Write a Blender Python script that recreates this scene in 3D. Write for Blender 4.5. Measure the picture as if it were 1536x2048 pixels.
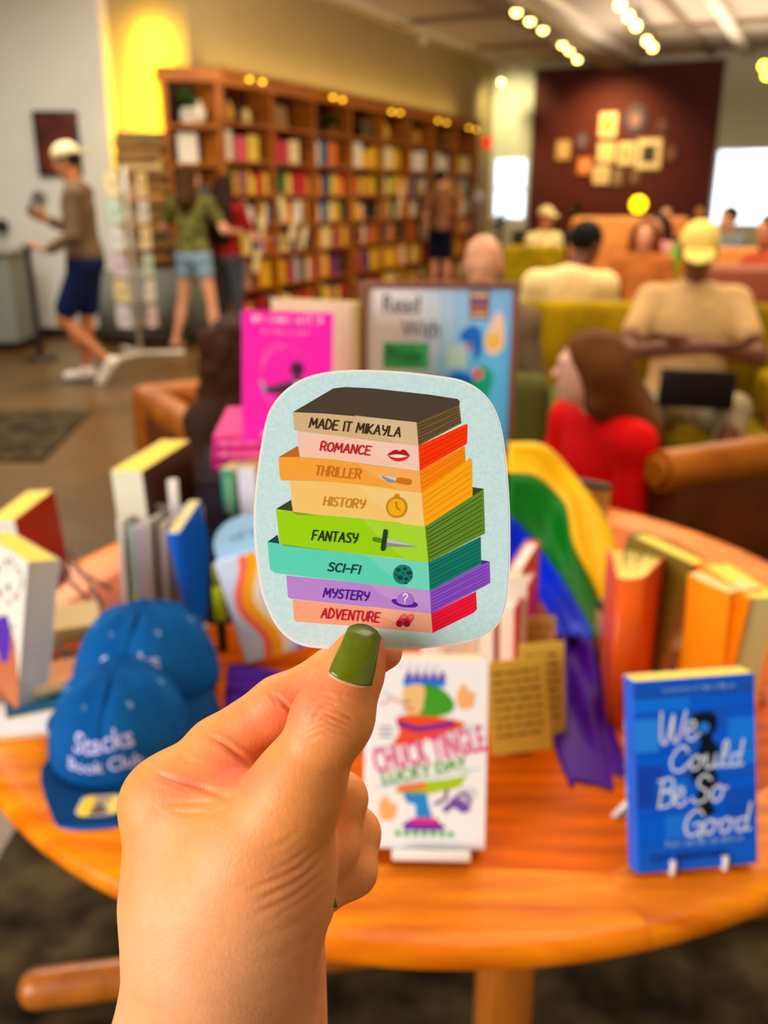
import bpy, bmesh, math, random
import numpy as np
from mathutils import Vector, Matrix
R = random.Random(11)
S = bpy.context.scene
COL = S.collection
for o in list(bpy.data.objects): bpy.data.objects.remove(o)

# ------------------------------------------------------------------ camera, world, light, exposure
F = 1800.0                       # focal length in pixels of the 1536 x 2048 frame
CAM_H = 1.44
PITCH = math.radians(19.4)
cp, sp = math.cos(PITCH), math.sin(PITCH)
CAM = Vector((0, 0, CAM_H))
cd = bpy.data.cameras.new('camera'); cam = bpy.data.objects.new('camera', cd); COL.objects.link(cam)
cam.location = CAM; cam.rotation_euler = (math.pi/2 - PITCH, 0, 0)
cd.sensor_fit = 'VERTICAL'; cd.sensor_height = 36; cd.lens = F/2048*36
cd.clip_start = 0.02; cd.clip_end = 200
cd.dof.use_dof = True; cd.dof.focus_distance = 0.266; cd.dof.aperture_fstop = cd.lens/3.2
S.camera = cam
S.view_settings.view_transform = 'Standard'; S.view_settings.look = 'None'
S.view_settings.gamma = 1.0; S.view_settings.use_curve_mapping = False
S.view_settings.exposure = 0.3
S.cycles.use_denoising = True
S.cycles.max_bounces = 7; S.cycles.diffuse_bounces = 4; S.cycles.glossy_bounces = 3
S.cycles.transmission_bounces = 6; S.cycles.transparent_max_bounces = 10
S.cycles.sample_clamp_indirect = 6.0
S.cycles.caustics_reflective = False; S.cycles.caustics_refractive = False

def lin(c):
    """sRGB 0-255 -> linear"""
    out = []
    for v in c[:3]:
        v = v/255.0
        out.append(v/12.92 if v <= 0.04045 else ((v+0.055)/1.055)**2.4)
    return tuple(out) + (1.0,)

W = bpy.data.worlds.new('daylight'); S.world = W; W.use_nodes = True
bg = W.node_tree.nodes['Background']
bg.inputs[0].default_value = (0.93, 0.97, 1.0, 1); bg.inputs[1].default_value = 2.4

def area(name, loc, size, energy, color, aim, sizey=None):
    d = bpy.data.lights.new(name, 'AREA'); d.energy = energy; d.color = color
    d.shape = 'RECTANGLE'; d.size = size; d.size_y = sizey or size
    o = bpy.data.objects.new(name, d); COL.objects.link(o); o.location = loc
    o.rotation_euler = (Vector(aim) - Vector(loc)).to_track_quat('-Z', 'Y').to_euler()
    return o
# lights added for brightness, without fixtures: overhead fill, upward fill, key from behind left
area('ceiling_fill_light', (0.5, 1.8, 3.6), 2.0, 56, (1.0, 0.90, 0.72), (0.4, 1.7, 0))  # overhead fill added, no panel hangs here
area('ceiling_fill_light', (1.8, 5.6, 3.6), 3.0, 150, (1.0, 0.84, 0.56), (1.8, 5.6, 0))
area('ceiling_fill_light', (-2.4, 6.2, 3.6), 3.0, 205, (1.0, 0.95, 0.82), (-1.9, 6.0, 0))
area('ceiling_fill_light', (2.4, 11.0, 3.6), 3.5, 180, (1.0, 0.82, 0.52), (1.6, 11.5, 0.0))
area('upward_fill_light', (1.4, 7.5, 2.6), 4.0, 185, (1.0, 0.88, 0.74), (1.0, 7.5, 5), 6.0)  # added below the ceiling to brighten it, no pendant built
area('upward_fill_light', (4.2, 13.0, 2.95), 3.0, 60, (1.0, 0.88, 0.7), (4.2, 13.0, 5), 3.0)
area('rear_left_key_light', (-2.9, -1.2, 1.9), 2.4, 138, (1.0, 0.97, 0.92), (0.1, 0.9, 1.0), 2.2)  # added key light, no window opening behind it

def spot(name, loc, aim, energy, color, deg, blend=0.6, rad=0.05):
    d = bpy.data.lights.new(name, 'SPOT'); d.energy = energy; d.color = color
    d.spot_size = math.radians(deg); d.spot_blend = blend; d.shadow_soft_size = rad
    o = bpy.data.objects.new(name, d); COL.objects.link(o); o.location = loc
    o.rotation_euler = (Vector(aim) - Vector(loc)).to_track_quat('-Z', 'Y').to_euler()
    return o

# ------------------------------------------------------------------ pixel <-> place
def ray(px, py):
    u, v = (px-768)/F, (py-1024)/F
    return Vector((u, cp - sp*v, -(sp + cp*v)))
def at_z(px, py, z):
    r = ray(px, py); return CAM + r*((z-CAM_H)/r.z)
def at_y(px, py, y):
    r = ray(px, py); return CAM + r*(y/r.y)
def at_d(px, py, d): return CAM + ray(px, py)*d
TZ = 0.76
def T(px, py, z=TZ): return at_z(px, py, z)

# ------------------------------------------------------------------ materials
MATS = {}
def nodes(m): return m.node_tree.nodes, m.node_tree.links
def mat(name, c=(200,200,200), rough=0.6, spec=0.35, var=0.0, vscale=20.0, bump=0.0, bscale=60.0, metal=0.0, emit=0.0, sss=0.0, stretch=None, c2=None, coat=0.0, sheen=0.0, attr=False, objcol=False, alpha=1.0, trans=0.0):
    if name in MATS: return MATS[name]
    m = bpy.data.materials.new(name); m.use_nodes = True
    N, L = nodes(m); b = N['Principled BSDF']
    b.inputs['Base Color'].default_value = lin(c)
    b.inputs['Roughness'].default_value = rough
    b.inputs['Specular IOR Level'].default_value = spec
    b.inputs['Metallic'].default_value = metal
    if coat: b.inputs['Coat Weight'].default_value = coat; b.inputs['Coat Roughness'].default_value = 0.12
    if sheen: b.inputs['Sheen Weight'].default_value = sheen
    if trans: b.inputs['Transmission Weight'].default_value = trans
    if alpha < 1: b.inputs['Alpha'].default_value = alpha
    if emit:
        b.inputs['Emission Color'].default_value = lin(c); b.inputs['Emission Strength'].default_value = emit
    if sss:
        b.inputs['Subsurface Weight'].default_value = sss
        b.inputs['Subsurface Radius'].default_value = (1.0, 0.35, 0.16)
        b.inputs['Subsurface Scale'].default_value = 0.004
    src = None
    if attr:
        a = N.new('ShaderNodeAttribute'); a.attribute_name = 'Col'; src = a.outputs['Color']
    if objcol:
        a = N.new('ShaderNodeObjectInfo'); src = a.outputs['Color']
    if var or bump or c2:
        tc = N.new('ShaderNodeTexCoord'); vec = tc.outputs['Object']
        if stretch:
            mp = N.new('ShaderNodeMapping'); mp.inputs['Scale'].default_value = stretch
            L.new(vec, mp.inputs['Vector']); vec = mp.outputs['Vector']
    if var or c2:
        n = N.new('ShaderNodeTexNoise'); n.inputs['Scale'].default_value = vscale; n.inputs['Detail'].default_value = 5
        L.new(vec, n.inputs['Vector'])
        if c2 and not src:
            rr = N.new('ShaderNodeValToRGB'); rr.color_ramp.elements[0].position = 0.33; rr.color_ramp.elements[1].position = 0.67
            rr.color_ramp.elements[0].color = lin(c); rr.color_ramp.elements[1].color = lin(c2)
            L.new(n.outputs['Fac'], rr.inputs['Fac']); src = rr.outputs['Color']
        if var:
            mr = N.new('ShaderNodeMapRange'); mr.inputs['From Min'].default_value = 0.3; mr.inputs['From Max'].default_value = 0.7
            mr.inputs['To Min'].default_value = 1-var; mr.inputs['To Max'].default_value = 1+var
            L.new(n.outputs['Fac'], mr.inputs['Value'])
            mx = N.new('ShaderNodeMix'); mx.data_type = 'RGBA'; mx.blend_type = 'MULTIPLY'; mx.inputs['Factor'].default_value = 1
            if src: L.new(src, mx.inputs['A'])
            else: mx.inputs['A'].default_value = lin(c)
            L.new(mr.outputs['Result'], mx.inputs['B']); src = mx.outputs['Result']
    if src: L.new(src, b.inputs['Base Color'])
    if bump:
        n2 = N.new('ShaderNodeTexNoise'); n2.inputs['Scale'].default_value = bscale; n2.inputs['Detail'].default_value = 4
        L.new(vec, n2.inputs['Vector'])
        bp = N.new('ShaderNodeBump'); bp.inputs['Strength'].default_value = bump; bp.inputs['Distance'].default_value = 0.004
        L.new(n2.outputs['Fac'], bp.inputs['Height']); L.new(bp.outputs['Normal'], b.inputs['Normal'])
    MATS[name] = m
    return m
def cmat(c, rough=0.55, spec=0.3, **k):
    """a plain finish in one colour with a little wear"""
    return mat('finish_%02x%02x%02x_%d' % (c[0], c[1], c[2], int(rough*100)), c, rough, spec, var=k.pop('var', 0.05), **k)

# ------------------------------------------------------------------ objects
def tag(o, label=None, cat=None, group=None, kind=None):
    if label: o['label'] = label
    if cat: o['category'] = cat
    if group: o['group'] = group
    if kind: o['kind'] = kind
    return o
def thing(name, label, cat, loc=(0,0,0), rz=0.0, group=None, rot=None):
    o = bpy.data.objects.new(name, None); COL.objects.link(o); o.location = loc
    o.empty_display_size = 0.05
    o.rotation_euler = rot if rot else (0, 0, rz)
    return tag(o, label, cat, group)
def link(name, me, parent=None, mats=None, smooth=False):
    o = bpy.data.objects.new(name, me); COL.objects.link(o)
    if mats:
        for m in (mats if isinstance(mats, (list, tuple)) else [mats]): me.materials.append(m)
    if smooth: me.polygons.foreach_set('use_smooth', [True]*len(me.polygons))
    if parent: o.parent = parent
    return o
def dup(o, parent=None):
    c = o.copy(); COL.objects.link(c); c.parent = parent
    for ch in list(o.children): dup(ch, c)
    return c

class MB:
    """collects shapes into one mesh"""
    def __init__(s): s.v = []; s.f = []; s.m = []; s.sm = []
    def add(s, vs, fs, mi=0, M=None, smooth=False):
        b = len(s.v)
        for p in vs: s.v.append(tuple(M @ Vector(p)) if M else tuple(p))
        for f in fs: s.f.append(tuple(b+i for i in f)); s.m.append(mi); s.sm.append(smooth)
        return s
    def box(s, a, b, mi=0, M=None):
        x0,y0,z0 = a; x1,y1,z1 = b
        return s.add([(x0,y0,z0),(x1,y0,z0),(x1,y1,z0),(x0,y1,z0),(x0,y0,z1),(x1,y0,z1),(x1,y1,z1),(x0,y1,z1)],
              [(0,3,2,1),(4,5,6,7),(0,1,5,4),(1,2,6,5),(2,3,7,6),(3,0,4,7)], mi, M)
    def rbox(s, a, b, r=0.02, mi=0, M=None, seg=3):
        bm = bmesh.new()
        bmesh.ops.create_cube(bm, size=1)
        for v in bm.verts:
            v.co = Vector([(a[i]+b[i])/2 + v.co[i]*(b[i]-a[i]) for i in range(3)])
        bmesh.ops.bevel(bm, geom=list(bm.edges), offset=r, segments=seg, affect='EDGES', profile=0.5)
        bm.verts.index_update()
        s.add([v.co[:] for v in bm.verts], [[v.index for v in f.verts] for f in bm.faces], mi, M, True)
        bm.free(); return s
    def prism(s, pts, z0, z1, mi=0, M=None, smooth=False):
        n = len(pts)
        vs = [(x,y,z0) for x,y in pts] + [(x,y,z1) for x,y in pts]
        s.add(vs, [tuple(range(n-1,-1,-1)), tuple(range(n,2*n))], mi, M)
        s.add(vs, [(i,(i+1)%n,n+(i+1)%n,n+i) for i in range(n)], mi, M, smooth)
        return s
    def tube(s, pts, r, n=10, mi=0, M=None, closed=False):
        pts = [Vector(p) for p in pts]; rs = r if isinstance(r, (list,tuple)) else [r]*len(pts)
        vs, fs = [], []; prev = None
        for i,p in enumerate(pts):
            d = (pts[min(i+1,len(pts)-1)] - pts[max(i-1,0)])
            if closed: d = pts[(i+1)%len(pts)] - pts[i-1]
            d.normalize()
            if prev is None:
                a = d.orthogonal().normalized()
            else:
                a = prev - d*prev.dot(d); a.normalize()
            prev = a; b = d.cross(a)
            for k in range(n):
                t = 2*math.pi*k/n
                vs.append(p + (a*math.cos(t)+b*math.sin(t))*rs[i])
        m = len(pts)
        for i in range(m if closed else m-1):
            j = (i+1) % m
            for k in range(n):
                fs.append((i*n+k, i*n+(k+1)%n, j*n+(k+1)%n, j*n+k))
        s.add(vs, fs, mi, M, True)
        if not closed: s.add(vs, [tuple(range(n-1,-1,-1)), tuple(range((m-1)*n, m*n))], mi, M)
        return s
    def lathe(s, prof, n=24, mi=0, M=None):
        """prof: (r,z) list bottom to top"""
        vs, fs = [], []
        for r,z in prof:
            for k in range(n):
                t = 2*math.pi*k/n; vs.append((r*math.cos(t), r*math.sin(t), z))
        for i in range(len(prof)-1):
            for k in range(n): fs.append((i*n+k, i*n+(k+1)%n, (i+1)*n+(k+1)%n, (i+1)*n+k))
        s.add(vs, fs, mi, M, True)
        s.add(vs, [tuple(range(n-1,-1,-1)), tuple(range((len(prof)-1)*n, len(prof)*n))], mi, M)
        return s
    def ball(s, c, r, n=14, mi=0, M=None):
        rr = (r,r,r) if not isinstance(r,(tuple,list)) else r
        vs, fs = [], []; m = n//2
        for i in range(m+1):
            ph = math.pi*i/m
            for k in range(n):
                t = 2*math.pi*k/n
                vs.append((c[0]+rr[0]*math.sin(ph)*math.cos(t), c[1]+rr[1]*math.sin(ph)*math.sin(t), c[2]-rr[2]*math.cos(ph)))
        for i in range(m):
            for k in range(n): fs.append((i*n+k, i*n+(k+1)%n, (i+1)*n+(k+1)%n, (i+1)*n+k))
        return s.add(vs, fs, mi, M, True)
    def grid(s, P, mi=0, M=None, smooth=True, flip=False):
        """P[i][j] points"""
        n, m = len(P), len(P[0]); vs = [p for row in P for p in row]
        fs = []
        for i in range(n-1):
            for j in range(m-1):
                q = (i*m+j, i*m+j+1, (i+1)*m+j+1, (i+1)*m+j); fs.append(q[::-1] if flip else q)
        return s.add(vs, fs, mi, M, smooth)
    def build(s, name, mats, parent=None, off=None):
        me = bpy.data.meshes.new(name)
        vs = s.v if off is None else [(x-off[0], y-off[1], z-off[2]) for x,y,z in s.v]
        me.from_pydata(vs, [], s.f); 
        o = link(name, me, parent, mats)
        me.polygons.foreach_set('material_index', s.m); me.polygons.foreach_set('use_smooth', s.sm)
        bm = bmesh.new(); bm.from_mesh(me)
        bmesh.ops.remove_doubles(bm, verts=bm.verts, dist=1e-6)
        bmesh.ops.recalc_face_normals(bm, faces=bm.faces); bm.to_mesh(me); bm.free()
        return o
def frame(o, x, y, z):
    """matrix from origin and three axes"""
    x, y, z = Vector(x), Vector(y), Vector(z)
    return Matrix(((x.x,y.x,z.x,o[0]),(x.y,y.y,z.y,o[1]),(x.z,y.z,z.z,o[2]),(0,0,0,1)))
def solidify(o, t, offset=0.0):
    m = o.modifiers.new('thickness', 'SOLIDIFY'); m.thickness = t; m.offset = offset; return o
def catmull(pts, n=8, closed=False):
    P = [np.array(p, float) for p in pts]; out = []
    m = len(P)
    rng = range(m) if closed else range(m-1)
    for i in rng:
        p0 = P[(i-1)%m] if closed or i>0 else 2*P[0]-P[1]
        p1 = P[i]; p2 = P[(i+1)%m]
        p3 = P[(i+2)%m] if closed or i+2<m else 2*P[-1]-P[-2]
        for k in range(n):
            t = k/n
            out.append(tuple(0.5*((2*p1)+(-p0+p2)*t+(2*p0-5*p1+4*p2-p3)*t*t+(-p0+3*p1-3*p2+p3)*t**3)))
    if not closed: out.append(tuple(P[-1]))
    return out

# ------------------------------------------------------------------ printed artwork: flat inks on a sheet
def font_polys(text, size=1.0, bold=0.0, shear=0.0, spacing=1.0, align='LEFT'):
    cu = bpy.data.curves.new('t', 'FONT'); cu.body = text; cu.size = size; cu.offset = bold; cu.shear = shear
    cu.space_character = spacing; cu.align_x = align; cu.resolution_u = 3
    ob = bpy.data.objects.new('t', cu); COL.objects.link(ob)
    bpy.context.view_layer.update()
    me = bpy.data.meshes.new_from_object(ob.evaluated_get(bpy.context.evaluated_depsgraph_get()))
    vs = [v.co[:2] for v in me.vertices]; fs = [tuple(p.vertices) for p in me.polygons]
    bpy.data.objects.remove(ob); bpy.data.curves.remove(cu); bpy.data.meshes.remove(me)
    return vs, fs
class Art:
    def __init__(s, step=0.0002): s.v=[]; s.f=[]; s.c=[]; s.step=step
    def raw(s, vs, fs, col, layer):
        b=len(s.v); s.v += [(x,y,layer*s.step) for x,y in vs]
        for f in fs: s.f.append(tuple(b+i for i in f)); s.c.append(lin(col))
    def poly(s, pts, col, layer=1):
        s.raw([p[:2] for p in pts], [tuple(range(len(pts)))], col, layer)
    def rect(s, x0,y0,x1,y1,col,layer=1): s.poly([(x0,y0),(x1,y0),(x1,y1),(x0,y1)],col,layer)
    def disc(s, x,y,r,col,layer=1,ry=None,n=28,rot=0.0):
        ry = ry or r; c0,s0=math.cos(rot),math.sin(rot); P=[]
        for k in range(n):
            a,b = r*math.cos(2*math.pi*k/n), ry*math.sin(2*math.pi*k/n); P.append((x+a*c0-b*s0, y+a*s0+b*c0))
        s.poly(P,col,layer)
    def stroke(s, pts, w, col, layer=1, w1=None):
        n=len(pts); w1 = w if w1 is None else w1; ws=[(w+(w1-w)*i/max(n-1,1))/2 for i in range(n)]
        for i in range(n-1):
            a,b=pts[i],pts[i+1]; dx,dy=b[0]-a[0],b[1]-a[1]; l=math.hypot(dx,dy) or 1
            nx,ny=-dy/l,dx/l; p,q=ws[i],ws[i+1]
            s.raw([(a[0]+nx*p,a[1]+ny*p),(a[0]-nx*p,a[1]-ny*p),(b[0]-nx*q,b[1]-ny*q),(b[0]+nx*q,b[1]+ny*q)],[(0,1,2,3)],col,layer+.16*(i%2))
        for i in range(n): s.disc(pts[i][0],pts[i][1],ws[i],col,layer-.2-.12*(i%3),n=10)
    def text(s, t, x,y,size,col,layer=2,**k):
        rot=k.pop('rot',0.0); sx=k.pop('sx',1.0); vs,fs=font_polys(t,size,**k); c0,s0=math.cos(rot),math.sin(rot)
        s.raw([(x+a*sx*c0-b*s0,y+a*sx*s0+b*c0) for a,b in vs],fs,col,layer)
    def scribble(s, x,y,w,h,col,layer=3):
        """a line of lettering too small to read: word-like clumps of ticks"""
        e=x+w
        while x<e-h*.5:
            k=R.randint(3,7)
            for _ in range(k):
                hh=h*R.choice([.62,.62,.7,1.0]); s.rect(x,y,x+h*.16,y+hh,col,layer)
                if R.random()<.6: s.rect(x,y+hh*R.choice([0,.45,.85]),x+h*.42,y+hh*R.choice([0,.45,.85])+h*.14,col,layer)
                x+=h*.5
                if x>e-h*.4: return
            x+=h*.45
    def build(s, name, parent=None, M=None, rough=0.45, fn=None):
        vs = s.v
        if fn: vs=[tuple(fn(*p)) for p in vs]
        elif M: vs=[tuple(M @ Vector(p)) for p in vs]
        me=bpy.data.meshes.new(name); me.from_pydata(vs,[],s.f)
        at=me.color_attributes.new('Col','FLOAT_COLOR','CORNER')
        cols=[]
        for f,c in zip(s.f,s.c): cols += list(c)*len(f)
        at.data.foreach_set('color', cols)
        return link(name, me, parent, mat('printed_ink_%d'%int(rough*100),(255,255,255),rough,0.12,attr=True))

# hand-lettered capitals as pen strokes in a unit box (x right, y up)
PEN = {
 'A':[[(0,0),(.36,1),(.72,0)],[(.14,.36),(.6,.36)]], 'B':[[(0,0),(0,1),(.4,.98),(.55,.78),(.4,.54),(.02,.5)],[(.3,.52),(.6,.3),(.45,.03),(0,0)]],
 'C':[[(.62,.84),(.42,1),(.14,.86),(.02,.5),(.12,.14),(.4,0),(.64,.14)]], 'D':[[(0,0),(0,1),(.36,.92),(.62,.55),(.44,.12),(0,0)]],
 'E':[[(.58,1),(.02,1),(0,0),(.58,0)],[(.02,.52),(.48,.52)]], 'F':[[(.58,1),(.02,1),(0,0)],[(.02,.52),(.46,.52)]],
 'G':[[(.6,.84),(.4,1),(.12,.84),(.02,.45),(.16,.08),(.42,0),(.62,.2),(.62,.46),(.38,.46)]], 'H':[[(0,0),(0,1)],[(.6,0),(.6,1)],[(0,.5),(.6,.5)]],
 'I':[[(.05,0),(.05,1)]], 'K':[[(0,0),(0,1)],[(.56,1),(.02,.44),(.6,0)]], 'L':[[(0,1),(0,0),(.52,0)]],
 'M':[[(0,0),(.08,1),(.42,.3),(.76,1),(.84,0)]], 'N':[[(0,0),(.02,1),(.6,0),(.62,1)]],
 'O':[[(.34,1),(.08,.84),(0,.5),(.08,.14),(.34,0),(.58,.14),(.66,.5),(.58,.84),(.34,1)]],
 'R':[[(0,0),(0,1),(.42,.96),(.56,.74),(.4,.5),(.02,.46)],[(.3,.48),(.6,0)]], 'S':[[(.56,.88),(.34,1),(.08,.86),(.1,.64),(.5,.4),(.54,.14),(.3,0),(0,.12)]],
 'T':[[(0,1),(.64,1)],[(.32,1),(.32,0)]], 'U':[[(0,1),(.02,.24),(.26,0),(.54,.2),(.58,1)]], 'V':[[(0,1),(.32,0),(.66,1)]],
 'Y':[[(0,1),(.06,.62),(.3,.48),(.56,.6)],[(.6,1),(.54,.4),(.3,0)]], '-':[[(.04,.46),(.42,.46)]], ' ':[],
 '?':[[(.02,.8),(.2,1),(.46,.92),(.48,.66),(.26,.5),(.25,.3)],[(.25,.06),(.26,.05)]],
}
def pen_text(t, size, slant=0.2, gap=0.2, sx=0.85):
    """strokes of a word, origin at its lower left, and its width"""
    x=0; out=[]
    for ch in t:
        st=PEN[ch]
        if not st: x += .42*size; continue
        wd=max(p[0] for q in st for p in q)
        for q in st:
            smooth = len(q)>5
            qq=[(x+(a*sx+b*slant)*size, b*size) for a,b in q]
            out.append(catmull(qq,5) if smooth else qq)
        x += (wd*sx+gap)*size
    return out, x
# ------------------------------------------------------------------ smooth solids: blended round cones and ellipsoids meshed on a grid
class Solid:
    def __init__(s): s.p=[]
    def cone(s,a,b,ra,rb=None,k=0.01,flat=None):
        s.p.append(('c',np.array(a,float),np.array(b,float),ra,ra if rb is None else rb,k,flat)); return s
    def chain(s,pts,rs,k=0.01):
        for i in range(len(pts)-1): s.cone(pts[i],pts[i+1],rs[i],rs[i+1],k)
        return s
    def ell(s,c,r,k=0.01,axes=None):
        s.p.append(('e',np.array(c,float),np.array(r,float),np.eye(3) if axes is None else np.array(axes,float),k)); return s
    def cut(s,c,r,k=0.005,axes=None):
        s.p.append(('x',np.array(c,float),np.array(r,float),np.eye(3) if axes is None else np.array(axes,float),k)); return s
    def half(s,n,d):
        """keep only where n.p <= d"""
        s.p.append(('h',np.array(n,float),d)); return s
    @staticmethod
    def val(p,X,Y,Z):
        if p[0]=='c':
            a,b,ra,rb=p[1:5]; ab=b-a; l2=max(ab@ab,1e-12)
            t=np.clip(((X-a[0])*ab[0]+(Y-a[1])*ab[1]+(Z-a[2])*ab[2])/l2,0,1)
            dx,dy,dz=X-a[0]-t*ab[0],Y-a[1]-t*ab[1],Z-a[2]-t*ab[2]
            if p[6] is not None:
                n,f=p[6]; q=dx*n[0]+dy*n[1]+dz*n[2]; w=q*(f-1); dx=dx+w*n[0]; dy=dy+w*n[1]; dz=dz+w*n[2]
            return np.sqrt(dx*dx+dy*dy+dz*dz)-(ra+t*(rb-ra))
        c,r,A=p[1:4]; X,Y,Z=X-c[0],Y-c[1],Z-c[2]
        q=[(A[i][0]*X+A[i][1]*Y+A[i][2]*Z) for i in range(3)]
        k0=np.sqrt((q[0]/r[0])**2+(q[1]/r[1])**2+(q[2]/r[2])**2)
        k1=np.sqrt((q[0]/r[0]**2)**2+(q[1]/r[1]**2)**2+(q[2]/r[2]**2)**2)+1e-9
        return k0*(k0-1)/k1
    def bounds(s):
        lo=np.full(3,1e9); hi=-lo
        for p in s.p:
            if p[0]=='c':
                m=max(p[3],p[4]); lo=np.minimum(lo,np.minimum(p[1],p[2])-m); hi=np.maximum(hi,np.maximum(p[1],p[2])+m)
            elif p[0]=='e': m=p[2].max(); lo=np.minimum(lo,p[1]-m); hi=np.maximum(hi,p[1]+m)
        return lo,hi
    def mesh(s,h,grow=0.0):
        lo,hi=s.bounds(); lo=lo-3*h-grow; hi=hi+3*h+grow
        n=np.ceil((hi-lo)/h).astype(int)+1
        ax=[(lo[i]+h*np.arange(n[i])).astype(np.float32) for i in range(3)]
        far=np.float32(1.0*max(hi-lo)); D=np.full(n,far,np.float32)
        for p in s.p:
            if p[0]=='h':
                q=p[1][0]*ax[0][:,None,None]+p[1][1]*ax[1][None,:,None]+p[1][2]*ax[2][None,None,:]-p[2]
                D=np.maximum(D,q.astype(np.float32)); continue
            if p[0]=='c':
                m=max(p[3],p[4]); a=np.minimum(p[1],p[2])-m; b=np.maximum(p[1],p[2])+m; k=p[5]
                if p[6] is not None: pass
            else: a=p[1]-p[2].max(); b=p[1]+p[2].max(); k=p[4]
            pad=k*1.2+4*h+grow
            i0=np.clip(np.floor((a-pad-lo)/h).astype(int),0,n-1); i1=np.clip(np.ceil((b+pad-lo)/h).astype(int)+1,1,n)
            sl=tuple(slice(i0[i],i1[i]) for i in range(3))
            v=s.val(p,ax[0][sl[0]][:,None,None],ax[1][sl[1]][None,:,None],ax[2][sl[2]][None,None,:]).astype(np.float32)
            d=D[sl]
            if p[0]=='x':
                hh=np.maximum(k-np.abs(-v-d),0)/k; D[sl]=np.maximum(d,-v)+hh*hh*k*0.25
            else:
                hh=np.maximum(k-np.abs(v-d),0)/k; D[sl]=np.minimum(d,v)-hh*hh*k*0.25
        return nets(D-grow,lo,h)
def nets(D,lo,h):
    ins=D<0; nx,ny,nz=D.shape
    cs=[(i,j,k) for i in (0,1) for j in (0,1) for k in (0,1)]
    cnt=np.zeros((nx-1,ny-1,nz-1),np.int8)
    for i,j,k in cs: cnt+=ins[i:nx-1+i,j:ny-1+j,k:nz-1+k]
    act=(cnt>0)&(cnt<8); ai=np.argwhere(act); idx=np.full(act.shape,-1,np.int64); idx[act]=np.arange(len(ai))
    pos=np.zeros((len(ai),3)); num=np.zeros(len(ai))
    for c in cs:
        for a in range(3):
            if c[a]==1: continue
            e=list(c); e[a]=1
            d0=D[ai[:,0]+c[0],ai[:,1]+c[1],ai[:,2]+c[2]]; d1=D[ai[:,0]+e[0],ai[:,1]+e[1],ai[:,2]+e[2]]
            x=(d0<0)!=(d1<0); t=np.where(x,d0/np.where(x,d0-d1,1),0)
            q=np.tile(np.array(c,float),(len(ai),1)); q[:,a]+=t
            pos+=np.where(x[:,None],q,0); num+=x
    V=(ai+pos/num[:,None])*h+lo
    Fs=[]
    for a in range(3):
        b,c=(a+1)%3,(a+2)%3
        sl0=[slice(None)]*3; sl1=[slice(None)]*3; sl0[a]=slice(0,-1); sl1[a]=slice(1,None)
        e0,e1=ins[tuple(sl0)],ins[tuple(sl1)]
        for sgn in (0,1):
            w=np.argwhere((e0&~e1) if sgn==0 else (~e0&e1))
            w=w[(w[:,b]>0)&(w[:,c]>0)&(w[:,b]<D.shape[b]-1)&(w[:,c]<D.shape[c]-1)]
            def g(db,dc):
                q=w.copy(); q[:,b]-=db; q[:,c]-=dc; return idx[q[:,0],q[:,1],q[:,2]]
            quad=np.stack([g(1,1),g(0,1),g(0,0),g(1,0)],1)
            if sgn: quad=quad[:,::-1]
            Fs.append(quad)
    Fq=np.concatenate(Fs); Fq=Fq[(Fq>=0).all(1)]
    return V,Fq
def relax(V,Fq,n=1,w=0.5):
    E=np.concatenate([Fq[:,[0,1]],Fq[:,[1,2]],Fq[:,[2,3]],Fq[:,[3,0]]])
    for _ in range(n):
        s=np.zeros_like(V); c=np.zeros(len(V))
        for i,j in ((0,1),(1,0)):
            for a in range(3): s[:,a]+=np.bincount(E[:,i],weights=V[E[:,j],a],minlength=len(V))
            c+=np.bincount(E[:,i],minlength=len(V))
        V=V*(1-w)+w*s/np.maximum(c,1)[:,None]
    return V
def mesh_np(name,V,Fq,mats=None,parent=None,off=None,col=None):
    me=bpy.data.meshes.new(name)
    if off is not None: V=V-np.array(off)
    n=len(Fq); me.vertices.add(len(V)); me.vertices.foreach_set('co',V.astype(np.float32).ravel())
    me.loops.add(n*4); me.loops.foreach_set('vertex_index',Fq.astype(np.int32).ravel())
    me.polygons.add(n); me.polygons.foreach_set('loop_start',np.arange(0,n*4,4,dtype=np.int32))
    try: me.polygons.foreach_set('loop_total',np.full(n,4,dtype=np.int32))
    except Exception: pass
    me.polygons.foreach_set('use_smooth',np.ones(n,dtype=bool)); me.update(calc_edges=True); me.validate()
    if col is not None:
        at=me.color_attributes.new('Col','FLOAT_COLOR','POINT'); at.data.foreach_set('color',col.astype(np.float32).ravel())
    return link(name,me,parent,mats)
def vnormals(V,Fq):
    n=np.cross(V[Fq[:,2]]-V[Fq[:,0]],V[Fq[:,3]]-V[Fq[:,1]]); N=np.zeros_like(V)
    for i in range(4):
        for a in range(3): N[:,a]+=np.bincount(Fq[:,i],weights=n[:,a],minlength=len(V))
    return N/np.maximum(np.linalg.norm(N,axis=1),1e-12)[:,None]
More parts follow.
